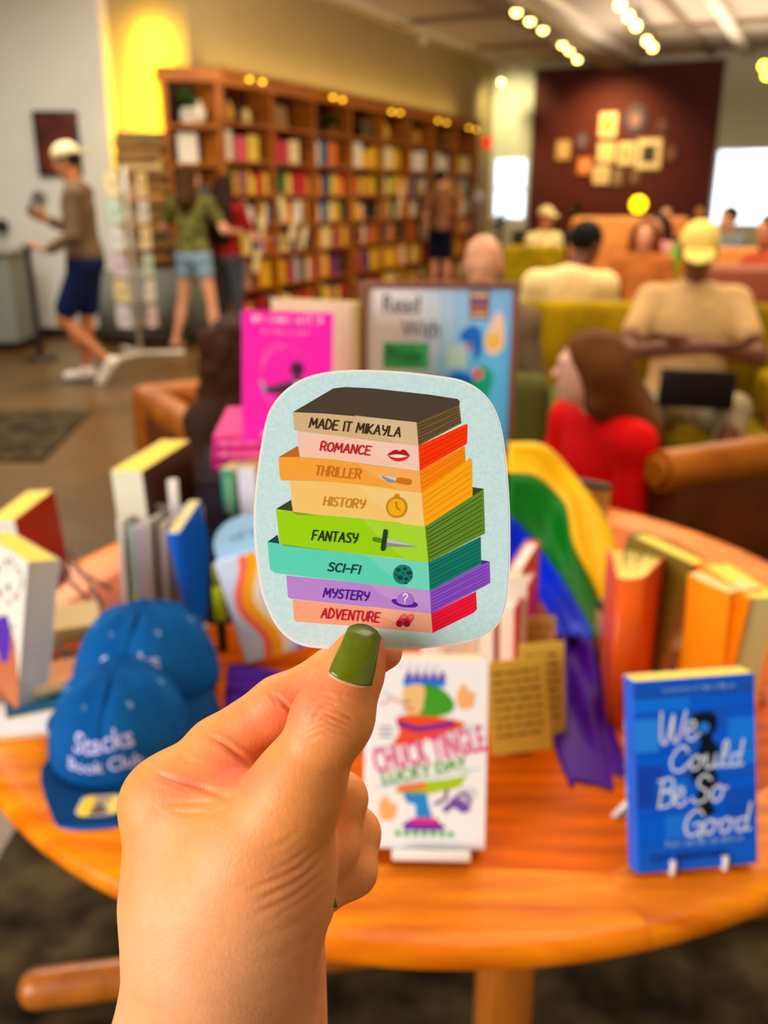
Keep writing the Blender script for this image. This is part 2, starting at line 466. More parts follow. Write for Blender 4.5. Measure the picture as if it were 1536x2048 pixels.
# ------------------------------------------------------------------ the hand and the sticker it holds
def cs(px, py, d): return ((px-768)/F*d, (py-1024)/F*d, d)        # right, down, forward of the lens
def cs_world(V):
    V=np.asarray(V); return np.stack([V[:,0], cp*V[:,2]-sp*V[:,1], CAM_H-(sp*V[:,2]+cp*V[:,1])],1)
HD = 0.268
def build_hand():
    s=Solid(); M=lambda r,d=HD: r*d/F
    def seg(a,b,ra,rb,k=0.006,flat=None): s.cone(cs(*a),cs(*b),M(ra,a[2]),M(rb,b[2]),k,flat)
    # forearm, wrist, back of the hand
    seg((250,3300,.300),(395,2150,.290),262,158,.02)
    seg((395,2150,.290),(430,1950,.286),160,146,.02)
    seg((440,2150,.294),(488,1900,.292),152,142,.02)
    seg((430,1950,.286),(430,1770,.281),146,140,.016)
    seg((408,1850,.284),(358,1650,.281),116,74,.016)
    seg((430,1770,.281),(416,1640,.283),136,90,.016)
    # metacarpal of the index, its knuckle
    seg((378,1760,.280),(332,1604,.280),96,58,.014)
    s.ell(cs(326,1590,.280),(M(54),M(50),M(60)),.009)
    # thenar and first metacarpal
    seg((455,1900,.270),(520,1720,.264),138,118,.02)
    seg((520,1720,.264),(590,1585,.258),116,86,.014)
    s.ell(cs(540,1770,.270),(M(98),M(150),M(86)),.016)
    # web of skin between thumb and index
    seg((350,1620,.276),(470,1665,.270),58,70,.014)
    # thumb
    seg((590,1585,.258),(662,1442,.2565),84,70,.008)
    s.ell(cs(668,1432,.2555),(M(68),M(58),M(60)),.006)
    seg((662,1442,.2565),(706,1340,.2592),67,56,.006)
    seg((706,1340,.2592),(723,1300,.2605),56,44,.006)
    # index finger behind the sticker
    seg((330,1602,.280),(436,1500,.2805),62,58,.009)
    seg((432,1498,.2805),(560,1412,.2800),60,57,.004)
    seg((560,1412,.2800),(672,1348,.2785),55,52,.004)
    seg((672,1348,.2785),(768,1303,.2772),50,37,.004)
    s.ell(cs(452,1540,.2765),(M(62),M(44),M(46)),.006)
    s.ell(cs(375,1570,.2735),(M(52),M(34),M(40)),.008)
    # middle finger folded in
    seg((400,1640,.290),(560,1560,.290),75,58,.008)
    seg((560,1560,.292),(680,1598,.288),54,51,.005)
    seg((680,1598,.288),(668,1695,.281),51,47,.004)
    seg((668,1695,.281),(590,1740,.275),46,40,.004)
    # ring finger
    seg((440,1720,.300),(600,1640,.300),75,54,.008)
    seg((600,1640,.300),(706,1668,.296),53,51,.005)
    seg((706,1668,.296),(704,1742,.289),51,47,.004)
    seg((704,1742,.289),(655,1786,.284),45,37,.004)
    # little finger
    seg((450,1800,.308),(570,1720,.308),70,46,.008)
    seg((570,1720,.308),(640,1770,.303),46,42,.005)
    seg((640,1770,.303),(630,1825,.293),41,36,.004)
    # heel of the palm on the far side
    seg((560,2150,.316),(566,1870,.309),98,84,.004)
    V,Q=s.mesh(0.00046); V=relax(V,Q,2,0.5)
    N=vnormals(V,Q)
    px=768+V[:,0]/V[:,2]*F; py=1024+V[:,1]/V[:,2]*F
    front=(N[:,2]<0.25)
    disp=np.zeros(len(V)); red=np.zeros(len(V))
    def groove(pts,w,dep,d0=.245,d1=.30,taper=True):
        P=catmull(pts,10); best=np.full(len(V),1e9,np.float64); tt=np.zeros(len(V))
        x0=min(p[0] for p in P)-5*w;x1=max(p[0] for p in P)+5*w;y0=min(p[1] for p in P)-5*w;y1=max(p[1] for p in P)+5*w
        m=front&(px>x0)&(px<x1)&(py>y0)&(py<y1)&(V[:,2]>d0)&(V[:,2]<d1); ii=np.where(m)[0]
        if not len(ii): return
        X,Y=px[ii],py[ii]; b=np.full(len(ii),1e9); t=np.zeros(len(ii))
        for i in range(len(P)-1):
            ax,ay=P[i];bx,by=P[i+1];dx,dy=bx-ax,by-ay;l2=dx*dx+dy*dy+1e-9
            q=np.clip(((X-ax)*dx+(Y-ay)*dy)/l2,0,1); dd=np.hypot(X-ax-q*dx,Y-ay-q*dy)
            u=dd<b; b=np.where(u,dd,b); t=np.where(u,(i+q)/(len(P)-1),t)
        amp=np.sin(np.pi*np.clip(t,0.02,0.98))**0.5 if taper else 1
        g=np.exp(-(b/w)**2)*amp; disp[ii]-=dep*g
        disp[ii]+=dep*0.25*np.exp(-((b-2.0*w)/w)**2)*amp
    mm=0.001
    # wrinkles over the thumb joint
    for y0,dy,dep,w in ((1408,10,.22,5),(1420,12,.30,5),(1433,13,.42,5.5),(1446,13,.38,5.5),(1458,11,.28,5),(1392,8,.14,5),(1472,8,.16,6)):
        groove([(618,y0+6),(645,y0-dy*.5),(668,y0+2),(692,y0+dy*1.0),(712,y0+dy*2.0)],w*.75,dep*mm*1.3,.24,.262)
    groove([(612,1425),(632,1398),(655,1392),(672,1402)],4.5,.3*mm,.24,.262)
    groove([(622,1448),(640,1420),(662,1412),(690,1428),(705,1446)],4.5,.25*mm,.24,.262)
    # lines across the base of the thumb
    for k,(a,b,c,dep,w) in enumerate((((636,1700),(590,1742),(500,1780),.55,6),((640,1722),(600,1760),(520,1800),.6,6),((640,1750),(585,1795),(505,1832),.45,7),((645,1768),(610,1798),(560,1826),.35,6),((630,1690),(575,1728),(540,1742),.28,5),((645,1815),(590,1850),(500,1885),.22,8),((640,1860),(570,1905),(500,1930),.2,9),((600,1660),(560,1690),(520,1702),.2,6))):
        groove([a,b,c],w,dep*mm*.8,.24,.30)
    # web folds
    groove([(300,1540),(345,1560),(400,1575),(448,1592),(470,1590)],7,.95*mm,.24,.30)
    groove([(330,1608),(380,1606),(430,1603),(460,1596)],6,.5*mm,.24,.30)
    groove([(345,1622),(385,1626),(420,1622)],6,.3*mm,.24,.30)
    groove([(405,1640),(440,1622),(470,1600)],6,.3*mm,.24,.30)
    groove([(420,1475),(450,1490),(478,1512),(497,1523)],6,.9*mm,.262,.30)
    groove([(350,1500),(380,1525),(420,1535)],8,.35*mm,.262,.30)
    groove([(548,1386),(560,1400),(577,1415),(590,1432)],5,.6*mm,.262,.30)
    groove([(538,1382),(548,1398),(556,1412)],4,.3*mm,.262,.30)
    V=V+N*disp[:,None]; V=relax(V,Q,1,0.15)
    # natural blush of palm side, joints and webbing (pigment)
    def blush(x,y,rx,ry,a,rot=0):
        c,s_=math.cos(rot),math.sin(rot); X=(px-x)*c+(py-y)*s_; Y=-(px-x)*s_+(py-y)*c
        np.maximum(red, a*np.exp(-((X/rx)**2+(Y/ry)**2)), out=red)
    blush(600,1400,150,50,.8,-.5); blush(470,1545,60,45,.95); blush(370,1570,70,30,.75); blush(660,1430,60,60,.4); blush(770,1310,40,40,.9)
    blush(600,1780,60,80,.35,-.6); blush(700,1700,60,120,.2); blush(640,1950,50,160,.5)
    a=np.array(lin((240,150,80))); b=np.array(lin((236,122,88)))
    fa=np.array(lin((244,168,118))); wf=np.clip((py-1640)/320,0,1)[:,None]; wf=wf*wf*(3-2*wf)
    a=a[None,:]*(1-wf)+fa[None,:]*wf          # base colour grades paler towards the forearm
    col=a*(1-red[:,None])+b[None,:]*red[:,None]
    hand=thing('person','left hand with olive green nails reaching in to hold up the sticker','person',tuple(cs_world(np.array([cs(418,1950,.286)]))[0]))
    m=mat('skin_hand',(240,170,115),0.46,0.4,var=0.05,vscale=220,bump=0.25,bscale=900,attr=True,sss=0.12)
    m.node_tree.nodes['Bump'].inputs['Distance'].default_value=0.0006
    mesh_np('hand',cs_world(V),Q[:,::-1],m,hand,hand.location,col)
    # nails: curved plates following the thumb, polished olive with a bare strip at the cuticle
    Vw=V
    def surf(x,y,d0,d1):
        w=(abs(px-x)<7)&(abs(py-y)<7)&(V[:,2]>d0)&(V[:,2]<d1)
        return V[w,2].min() if w.any() else None
    ax=np.array([690-727+0.0,1362-1250.0]); 
    def plate(name,rows,cols,outline,mt,lift,d0,d1):
        """outline(u,v)->px; u 0..1 tip to cuticle, v -1..1 across"""
        P=[];last=None
        for i in range(rows+1):
            row=[]
            for j in range(cols+1):
                x,y=outline(i/rows,-1+2*j/cols); row.append((x,y))
            P.append(row)
        D=np.full((rows+1,cols+1),np.nan)
        for i in range(rows+1):
            for j in range(cols+1):
                q=surf(P[i][j][0],P[i][j][1],d0,d1)
                if q is not None: D[i,j]=q
        # smooth quadratic fit of the plate's depth
        X=np.array([[p[0] for p in r] for r in P]);Y=np.array([[p[1] for p in r] for r in P])
        ok=~np.isnan(D); A=lambda X,Y:np.stack([np.ones_like(X),X,Y,X*X,X*Y,Y*Y],-1)
        xc,yc=X.mean(),Y.mean(); B=A((X-xc)/50,(Y-yc)/50)
        co,*_=np.linalg.lstsq(B[ok],D[ok],rcond=None); Df=B@co
        vv=np.linspace(-1,1,cols+1)[None,:]
        Df=np.where(ok,np.fmin(Df,D),Df)-lift+0.0003*np.abs(vv)**6
        pts=[[tuple(cs_world(np.array([cs(X[i,j],Y[i,j],Df[i,j])]))[0]-np.array(hand.location)) for j in range(cols+1)] for i in range(rows+1)]
        mb=MB(); mb.grid(pts); o=mb.build(name,mt,hand); solidify(o,0.0005,1.0); return o
    pol=mat('nail_polish',(98,112,6),0.22,0.4,coat=0.25,var=0.10,vscale=400)
    bare=mat('bare_nail',(224,158,122),0.3,0.4)
    tx,ty=729,1266; bx,by=700,1358
    ddx,ddy=(bx-tx),(by-ty); L=math.hypot(ddx,ddy); ex,ey=ddx/L,ddy/L; qx,qy=-ey,ex      # q: across, towards the lens' left
    def out(u,v,w0=36,w1=43,start=0.0,end=1.0):
        t=start+(end-start)*u; w=w0+(w1-w0)*min(t*1.3,1)
        cap=1-0.0*t; rnd=(1-abs(v)**2.6)
        dn=(-15*(1-t)*(1-abs(v)**2.0) + 0) + (9*rnd if t>0.5 else 9*rnd*t*2)*(0.9)
        x=tx+ex*(L*t+dn)-qx*v*w*(1-0.10*(1-t)*abs(v)**3); y=ty+ey*(L*t+dn)-qy*v*w*(1-0.10*(1-t)*abs(v)**3)
        return x,y
    n1=plate('thumb_nail',16,14,lambda u,v:out(u,v),pol,0.00045,.245,.2685)
    n1['label']='olive green polished thumb nail'
    n2=plate('bare_nail_strip',6,14,lambda u,v:out(u,v*0.95,36,43,0.80,1.05),bare,0.00028,.245,.2685)
    mb=MB(); c=[(650,1786,.2815),(662,1797,.2815),(668,1806,.2822)]
    P=[]
    for i in range(7):
        t=i/6; row=[]
        for j in range(7):
            q=-1+2*j/6; x=646+26*t+ q*3; y=1799+4*t+q*15*(1-0.35*t); d=.2768+.0012*q*q+.0010*t
            row.append(tuple(cs_world(np.array([cs(x,y,d)]))[0]-np.array(hand.location)))
        P.append(row)
    mb.grid(P); o=mb.build('ring_finger_nail',pol,hand); solidify(o,.0006,0)
    return hand
build_hand()

def build_sticker():
    K=580/1536.0
    c=lambda q:(480+K*q[0],720+K*q[1])
    outer=[(600,52),(760,55),(900,65),(1050,83),(1170,105),(1270,158),(1340,240),(1380,340),(1405,480),(1425,700),(1432,900),(1430,1100),(1415,1270),(1390,1360),(1340,1430),(1250,1482),(1100,1514),(900,1532),(750,1535),(600,1534),(450,1529),(350,1518),(270,1485),(200,1420),(150,1330),(110,1220),(85,1050),(72,900),(75,750),(95,560),(120,400),(150,280),(200,200),(270,135),(360,88),(470,62)]
    outer=catmull(outer,4,True)
    cx,cy=750,790
    ins=[]
    n=len(outer)
    for i in range(n):
        a,b=outer[i-1],outer[(i+1)%n]; dx,dy=b[0]-a[0],b[1]-a[1]; l=math.hypot(dx,dy)
        k=13 if outer[i][0]<1250 else 8
        ins.append((outer[i][0]-dy/l*k,outer[i][1]+dx/l*k))
    org=at_d(760,1020,HD)
    st=thing('sticker','glossy die-cut sticker of a colourful stack of genre books held by the thumb','sticker',org)
    W=lambda x,y,z: at_d(*c((x,y)),HD-z)-org
    mb=MB()
    f=[W(x,y,0.0) for x,y in outer]; g=[W(x,y,-0.0005) for x,y in outer]
    mb.add(f+g,[tuple(range(n)),tuple(range(2*n-1,n-1,-1))]+[(i,(i+1)%n,n+(i+1)%n,n+i) for i in range(n)])
    vin=mb.build('white_vinyl',mat('sticker_vinyl',(244,242,238),0.4,0.2),st)
    bgm=mat('sticker_ground',(194,231,244),0.4,0.15,c2=(212,241,246),vscale=900,stretch=(1,1,1))
    mb=MB(); mb.add([W(x,y,0.00006) for x,y in ins],[tuple(range(n))]); mb.build('printed_background',bgm,vin)
    A=Art(0.00004)
    P=lambda pts,col,layer=2: A.poly(pts,col,layer)
    sp_=[ # spine, side, colours
     ([(280,278),(450,285),(700,305),(935,330),(945,455),(800,440),(500,400),(310,378),(288,370)],(216,183,138)),
     ([(302,380),(500,400),(800,440),(945,455),(952,587),(700,550),(500,525),(315,510)],(249,203,187)),
     ([(205,515),(315,512),(500,527),(952,588),(962,705),(700,667),(500,647),(217,637),(208,600)],(251,168,62)),
     ([(265,642),(500,647),(700,667),(962,705),(978,882),(800,857),(560,829),(305,822),(282,812)],(250,205,118)),
     ([(190,790),(280,802),(420,822),(560,831),(800,857),(980,882),(998,1073),(800,1046),(500,1012),(235,986),(210,968)],(158,220,18)),
     ([(145,960),(208,973),(500,1012),(998,1073),(1005,1221),(800,1201),(500,1166),(190,1129),(160,1110)],(94,220,196)),
     ([(245,1141),(500,1167),(800,1201),(1005,1222),(1012,1343),(800,1321),(500,1290),(266,1264),(254,1255)],(189,138,226)),
     ([(280,1268),(500,1292),(800,1323),(1012,1343),(1020,1446),(800,1426),(500,1401),(300,1386),(286,1376)],(251,168,134))]
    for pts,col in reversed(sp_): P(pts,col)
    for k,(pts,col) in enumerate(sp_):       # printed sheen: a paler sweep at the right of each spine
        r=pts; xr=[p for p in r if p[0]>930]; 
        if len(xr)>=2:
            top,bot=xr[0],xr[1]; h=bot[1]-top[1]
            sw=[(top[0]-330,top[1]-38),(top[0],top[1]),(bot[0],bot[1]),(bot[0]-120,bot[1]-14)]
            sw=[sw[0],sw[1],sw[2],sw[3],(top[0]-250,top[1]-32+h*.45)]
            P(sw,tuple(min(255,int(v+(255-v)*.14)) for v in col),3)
    P([(280,276),(495,150),(560,143),(700,150),(1000,183),(1150,206),(1164,218),(1161,237),(936,331),(700,306),(450,284)],(78,66,56),3)
    def side(pts,col,dark,a0,a1,b0,b1,nl):
        P(pts,col,2)
        for i in range(1,nl):
            t=i/nl; p0=(a0[0]+(b0[0]-a0[0])*t,a0[1]+(b0[1]-a0[1])*t); p1=(a1[0]+(b1[0]-a1[0])*t,a1[1]+(b1[1]-a1[1])*t)
            m=(p0[0]*.55+p1[0]*.45,p0[1]*.55+p1[1]*.45-3+6*(i%2))
            e=(p1[0]*.96+p0[0]*.04,p1[1]*.96+p0[1]*.04)
            s0=(p0[0]*.97+p1[0]*.03,p0[1]*.97+p1[1]*.03)
            A.stroke(catmull([s0,m,e],6),5.5,dark,3,3.5)
    side([(936,331),(1161,237),(1173,335),(945,455)],(112,90,56),(78,62,42),(936,331),(1161,237),(945,455),(1173,335),7)
    side([(945,455),(1172,350),(1200,338),(1206,345),(1203,440),(1190,452),(952,587)],(252,58,6),(236,44,4),(945,455),(1200,338),(952,587),(1203,445),5)
    side([(952,587),(1190,455),(1195,540),(962,705)],(252,140,12),(240,124,8),(952,587),(1190,455),(962,705),(1195,540),5)
    side([(962,705),(1195,540),(1215,518),(1229,526),(1232,720),(978,882)],(255,172,20),(246,150,10),(962,705),(1229,520),(978,882),(1232,720),6)
    P([(1232,674),(1290,682),(1232,720)],(58,72,40),3)
    side([(980,882),(1232,720),(1290,682),(1298,918),(998,1073)],(100,142,44),(62,96,32),(980,882),(1290,682),(998,1073),(1298,918),9)
    side([(998,1073),(1275,935),(1278,1080),(1005,1222)],(16,124,110),(10,96,88),(998,1073),(1275,935),(1005,1222),(1278,1080),7)
    P([(1278,1060),(1320,1066),(1278,1082)],(74,40,120),3)
    side([(1005,1222),(1280,1080),(1322,1066),(1326,1180),(1300,1196),(1012,1343)],(142,82,212),(112,58,180),(1005,1222),(1322,1066),(1012,1343),(1326,1185),7)
    side([(1012,1343),(1250,1225),(1255,1320),(1236,1340),(1020,1446)],(246,22,62),(222,14,52),(1012,1343),(1250,1225),(1020,1446),(1255,1325),5)
    P([(205,514),(305,455),(315,513)],(200,108,34),3); P([(190,789),(270,741),(279,801)],(58,74,42),3); P([(145,963),(198,926),(208,973)],(28,74,76),3)
    # lettering
    def word(t,x,y,x2,y2,cap,col,w=7.5):
        st,wd=pen_text(t,1.0); sc=(x2-x)/wd; ang=math.atan2(y2-y,x2-x)
        for q in st:
            pts=[]
            for a,b in q:
                X=a*sc;Yy=-b*cap
                pts.append((x+X*math.cos(ang)-Yy*math.sin(ang)*0,y+X*math.sin(ang)+Yy))
            A.stroke(pts,w,col,6)
    word('MADE IT MIKAYLA',366,356,858,408,50,(52,40,28))
    word('ROMANCE',424,478,696,504,46,(196,14,44)); word('THRILLER',394,608,642,630,50,(216,128,34),6.5)
    word('HISTORY',440,768,664,788,46,(216,146,40),6.5); word('FANTASY',380,952,626,970,50,(30,44,26))
    word('SCI-FI',464,1116,640,1134,44,(16,62,58)); word('MYSTERY',440,1254,686,1276,46,(72,18,168)); word('ADVENTURE',428,1364,744,1390,50,(190,14,62))
    # lips
    P(catmull([(780,505),(810,480),(830,476),(845,484),(862,474),(880,484),(896,510),(850,500)],4,True),(196,16,40),6)
    P(catmull([(784,507),(812,512),(845,506),(880,512),(894,512),(870,530),(838,537),(806,528)],4,True),(222,40,20),6)
    P(catmull([(792,507),(830,500),(884,510),(845,518),(815,516)],4,True),(255,240,235),7)
    # knife
    P(catmull([(738,610),(800,618),(828,624),(820,650),(790,648),(755,632)],4,True),(214,214,218),5); P(catmull([(745,612),(790,628),(822,640),(815,650),(780,645)],4,True),(150,152,160),6)
    A.stroke([(842,638),(892,646)],32,(214,118,28),6)
    # stopwatch
    A.disc(829,780,57,(206,146,24),5); A.disc(829,780,45,(250,180,24),6); A.disc(830,722,14,(220,150,20),5)
    A.stroke([(826,752),(829,782),(847,796)],8,(200,130,20),7)
    # dagger
    A.stroke([(712,950),(765,960)],24,(84,140,30),5); A.stroke([(770,908),(757,1000)],24,(40,62,38),7)
    P([(780,945),(860,965),(942,988),(860,990),(776,988)],(196,200,204),5); P([(778,968),(942,988),(860,990),(776,988)],(140,146,152),6)
    # planet
    A.disc(862,1136,52,(22,128,116),5)
    for x,y,r in ((838,1112,12),(872,1106,10),(896,1128,14),(848,1152,15),(880,1160,11),(826,1138,6),(864,1130,6),(878,1182,7),(905,1150,6)): A.disc(x,y,r,(10,70,64),6,r*.8)
    # hat
    P(catmull([(802,1270),(830,1268),(870,1290),(920,1282),(940,1295),(925,1310),(860,1308),(815,1290)],4,True),(86,26,180),5)
    P(catmull([(832,1282),(836,1252),(862,1232),(895,1236),(914,1262),(916,1290),(872,1298)],4,True),(176,120,222),6)
    for q in pen_text('?',52,0.05)[0]: A.stroke([(862+a,1290-b) for a,b in q],8,(240,225,250),7)
    # binoculars
    for x in (846,884):
        A.stroke([(x,1392),(x+20,1362)],34,(236,60,78),5); A.disc(x-2,1396,18,(158,20,52),6); A.disc(x+22,1358,14,(255,110,110),6)
    A.stroke([(864,1372),(884,1380)],14,(190,34,60),6)
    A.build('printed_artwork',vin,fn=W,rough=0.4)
    return st
build_sticker()
# ------------------------------------------------------------------ the shop: floor, walls, ceiling, windows
ANG = math.radians(25.5)
AX = Vector((math.sin(ANG), math.cos(ANG), 0)); BX = Vector((math.cos(ANG), -math.sin(ANG), 0)); UP = Vector((0,0,1))
CEIL = 3.67
def struct(mb, name, m, label=None, cat=None):
    o = mb.build(name, m); tag(o, label, cat, kind='structure'); return o
concrete = mat('polished_concrete',(86,60,24),0.4,0.25,c2=(108,78,36),vscale=1.3,var=0.10,bump=0.05,bscale=30,coat=0.15)
paint_white = mat('white_wall_paint',(226,224,214),0.7,0.2,var=0.03,vscale=2)
paint_cream = mat('cream_wall_paint',(176,154,104),0.7,0.2,var=0.04,vscale=2)
paint_pale = mat('pale_wall_paint',(206,204,178),0.7,0.2,var=0.03,vscale=2)
paint_maroon = mat('maroon_wall_paint',(88,36,30),0.65,0.2,var=0.06,vscale=2)
ceil_m = mat('ceiling_paint',(190,172,152),0.8,0.2,var=0.05,vscale=1.5)
ceil_l = mat('ceiling_strip_paint',(222,208,190),0.8,0.2,var=0.03)
ceil_d = mat('ceiling_duct_paint',(140,118,92),0.7,0.2,var=0.05)
dark_base = mat('dark_baseboard',(44,24,16),0.5,0.3,var=0.1)
mb=MB(); mb.box((-9,-4,-0.1),(16,21,0)); struct(mb,'floor',concrete,'polished brown concrete shop floor','floor')
mb=MB(); mb.box((-9,-4.2,CEIL),(16,21,CEIL+0.1)); struct(mb,'ceiling',ceil_m,'beige painted ceiling with long beams and ducts','ceiling')
B0 = Vector((-1.6,9.75,0))                    # near corner of the long bookcase
W0 = B0 - BX*0.36
def wallbox(name, p, d, n, length, z0, z1, th, m, label=None, cat='wall', mb=None, build=True):
    mb = mb or MB(); M=frame(p,d,n,UP); mb.box((0,0,z0),(length,th,z1),0,M)
    return struct(mb,name,m,label,cat) if build else mb
wallbox('wall_bookcase', W0, AX, -BX, 9.2, 0, CEIL, 0.15, paint_cream, 'cream painted wall behind the long bookcase')
wallbox('wall_back', W0+AX*0.0, Vector((-1,0.08,0)).normalized(), Vector((0.08,1,0)).normalized(), 1.6, 0, CEIL, 0.15, paint_cream, 'cream wall glowing yellow beside the bookcase end')
wallbox('wall_left', Vector((-2.74,9.72,0)), Vector((-1,0.05,0)).normalized(), Vector((0.05,1,0)).normalized(), 5.0, 0, CEIL, 0.5, paint_white, 'white wall with the dark framed picture')
wallbox('baseboard_left', Vector((-2.74,9.70,0)), Vector((-1,0.05,0)).normalized(), Vector((0.05,1,0)).normalized(), 5.0, 0, 0.10, 0.03, dark_base, 'dark baseboard under the white wall','baseboard')
wallbox('wall_rear', Vector((-7,-3.9,0)), Vector((1,0,0)), Vector((0,-1,0)), 16, 0, CEIL, 0.15, paint_pale, 'pale wall behind the photographer')
wallbox('wall_right', W0+BX*8.6-AX*16, AX, BX, 26, 0, CEIL, 0.15, paint_pale, 'pale wall along the right side of the shop')
wallbox('wall_side', Vector((-7.2,-4,0)), Vector((0,1,0)), Vector((-1,0,0)), 14.2, 0, CEIL, 0.15, paint_white, 'white wall beyond the left edge')
FW = W0 + AX*9.15                              # corner of bookcase wall and far wall
def far(q, z, out=0.0): return FW + BX*q - AX*out + UP*z
def farbox(mb, q0,q1,z0,z1,o0,o1,mi=0):
    M=frame(FW,BX,-AX,UP); mb.box((q0,o0,z0),(q1,o1,z1),mi,M); return mb
mb=MB()
for q0,q1,z0,z1 in ((-0.2,0.02,0,CEIL),(0.02,0.74,2.12,CEIL),(0.02,0.74,0,0.98),(0.74,4.0,0,CEIL),(4.0,9.0,2.2,CEIL),(4.0,9.0,0,0.92),(9.0,12.0,0,CEIL)): farbox(mb,q0,q1,z0,z1,-0.2,0)
struct(mb,'wall_far',paint_pale,'pale end wall with two bright windows','wall')
mb=MB(); farbox(mb,0.80,4.0,0,3.55,0.0,0.08); struct(mb,'wall_accent',paint_maroon,'dark maroon accent wall hung with framed pictures','wall')
sash = mat('window_sash',(225,228,232),0.4,0.4); glass = mat('window_glass',(235,245,255),0.02,0.5,trans=1.0)
for k,(q0,q1,z0,z1) in enumerate(((0.02,0.74,0.98,2.12),(4.0,9.0,0.92,2.2))):
    w=thing('window_%d'%(k+1), ('narrow bright window left of the maroon wall','wide bright window right of the maroon wall')[k],'window',far(q0,z0)); w['kind']='structure'
    mb=MB(); M=frame((0,0,0),BX,-AX,UP); t=0.05; W_,H_=q1-q0,z1-z0
    mb.box((0,-0.12,0),(t,0.0,H_),0,M).box((W_-t,-0.12,0),(W_,0,H_),0,M).box((0,-0.12,0),(W_,0,t),0,M).box((0,-0.12,H_-t),(W_,0,H_),0,M)
    if k==0: mb.box((0,-0.1,H_*0.48),(W_,-0.03,H_*0.48+0.05),0,M)
    else:
        for i in (1,2,3): mb.box((W_*i/4-.03,-0.1,0),(W_*i/4+.03,-0.03,H_),0,M)
    mb.build('window_frame',sash,w)
    mb=MB(); mb.box((t,-0.07,t),(W_-t,-0.062,H_-t),0,M); mb.build('window_glass',glass,w)
# bright street outside
mb=MB(); mb.box((-4,19.5,-0.35),(30,60,-0.3)); struct(mb,'pavement_outside',mat('sunlit_pavement',(235,235,238),0.8,0.2),'sunlit pavement outside the windows','pavement')
sun=bpy.data.lights.new('sun','SUN'); sun.energy=14; sun.angle=0.01; so=bpy.data.objects.new('sun',sun); COL.objects.link(so); so.rotation_euler=(math.radians(-38),math.radians(-12),0)
def outdoor_car():
    c=thing('parked_car','dark parked car seen through the wide right window','car',far(7.2,-0.3,-6.0),rz=-ANG)
    prof=[(-2.1,.25),(-2.1,.75),(-1.5,.9),(-.8,1.38),(.7,1.4),(1.3,.95),(2.1,.8),(2.1,.25)]
    mb=MB(); M=Matrix(((1,0,0,0),(0,0,1,0),(0,1,0,0),(0,0,0,1))); mb.prism(prof,-.8,.8,0,M); mb.build('body',mat('car_paint',(60,62,66),.2,.6),c)
    for x in (-1.35,1.35):
        mb=MB(); M2=frame((x,-.72,.33),(1,0,0),(0,0,1),(0,-1,0)); mb.lathe([(.1,0),(.33,0),(.33,.2),(.1,.2)],20,0,M2); mb.build('wheel',mat('tyre',(24,24,24),.7,.2),c)
outdoor_car()
# ceiling beams run away from the lens
def beam(label, off, w, d, m, y0=-1, y1=17.5, name='trim'):
    """off: distance to the right of the bookcase wall"""
    mb=MB(); p=W0+BX*off; M=frame((p.x,p.y,0),AX,BX,UP)
    s0=(y0-p.y)/AX.y; s1=9.13
    mb.box((s0,-w/2,CEIL-d),(s1,w/2,CEIL-0.001),0,M); return struct(mb,name,m,label,'beam')
def off_at(px,py):
    p=at_z(px,py,CEIL); return (p-W0).dot(BX)
for i,(px,py,w,d,m,l) in enumerate(((1150,60,.42,.22,ceil_d,'long brown duct along the ceiling'),(870,60,.10,.06,ceil_l,'pale ceiling strip nearest the bookcase wall'),(1195,60,.16,.10,ceil_l,'pale ceiling strip beside the brown duct'),
        (1474,60,.16,.10,ceil_l,'pale ceiling strip at the right of the shop'),(1395,70,.10,.06,ceil_d,'thin brown ceiling pipe'))):
    beam(l,off_at(px,py),w,d,m,name='trim_%d'%(i+1))
for k,(px,py) in enumerate(((1060,85),(1400,45),(930,30))):
    p=at_z(px,py,CEIL); mb=MB(); M=frame((p.x,p.y,0),BX,-AX,UP); mb.box((-1.0,-.06,CEIL-.06),(1.0,.06,CEIL-.001),0,M)
    struct(mb,'trim_%d'%(k+6),ceil_d,('short brown cross beam left of the duct','short brown cross beam at the right','short brown cross beam near the bookcase wall')[k],'beam')
# rugs
rug1=mat('brown_rug',(34,27,19),0.95,0.1,c2=(82,68,44),vscale=9,var=0.25,bump=0.6,bscale=400)
rug2=mat('green_brown_rug',(36,34,20),0.95,0.1,c2=(84,78,26),vscale=6,var=0.25,bump=0.6,bscale=300)
mb=MB(); mb.prism([(-0.90,-0.9),(2.0,-0.9),(2.3,1.95),(-0.88,1.95)],0.001,0.012); tag(mb.build('area_rug',rug1),'dark mottled rug under the round wooden table','rug')
mb=MB(); mb.prism([(-4.6,4.95),(-1.95,4.95),(-2.05,6.2),(-4.6,6.3)],0.001,0.012); tag(mb.build('area_rug',rug1),'dark rug on the concrete at the left aisle','rug')
mb=MB(); mb.prism([(0.5,2.35),(3.3,2.1),(5.2,8.0),(0.9,8.0)],0.001,0.012); tag(mb.build('area_rug',rug2),'green and brown rug under the green armchairs','rug')

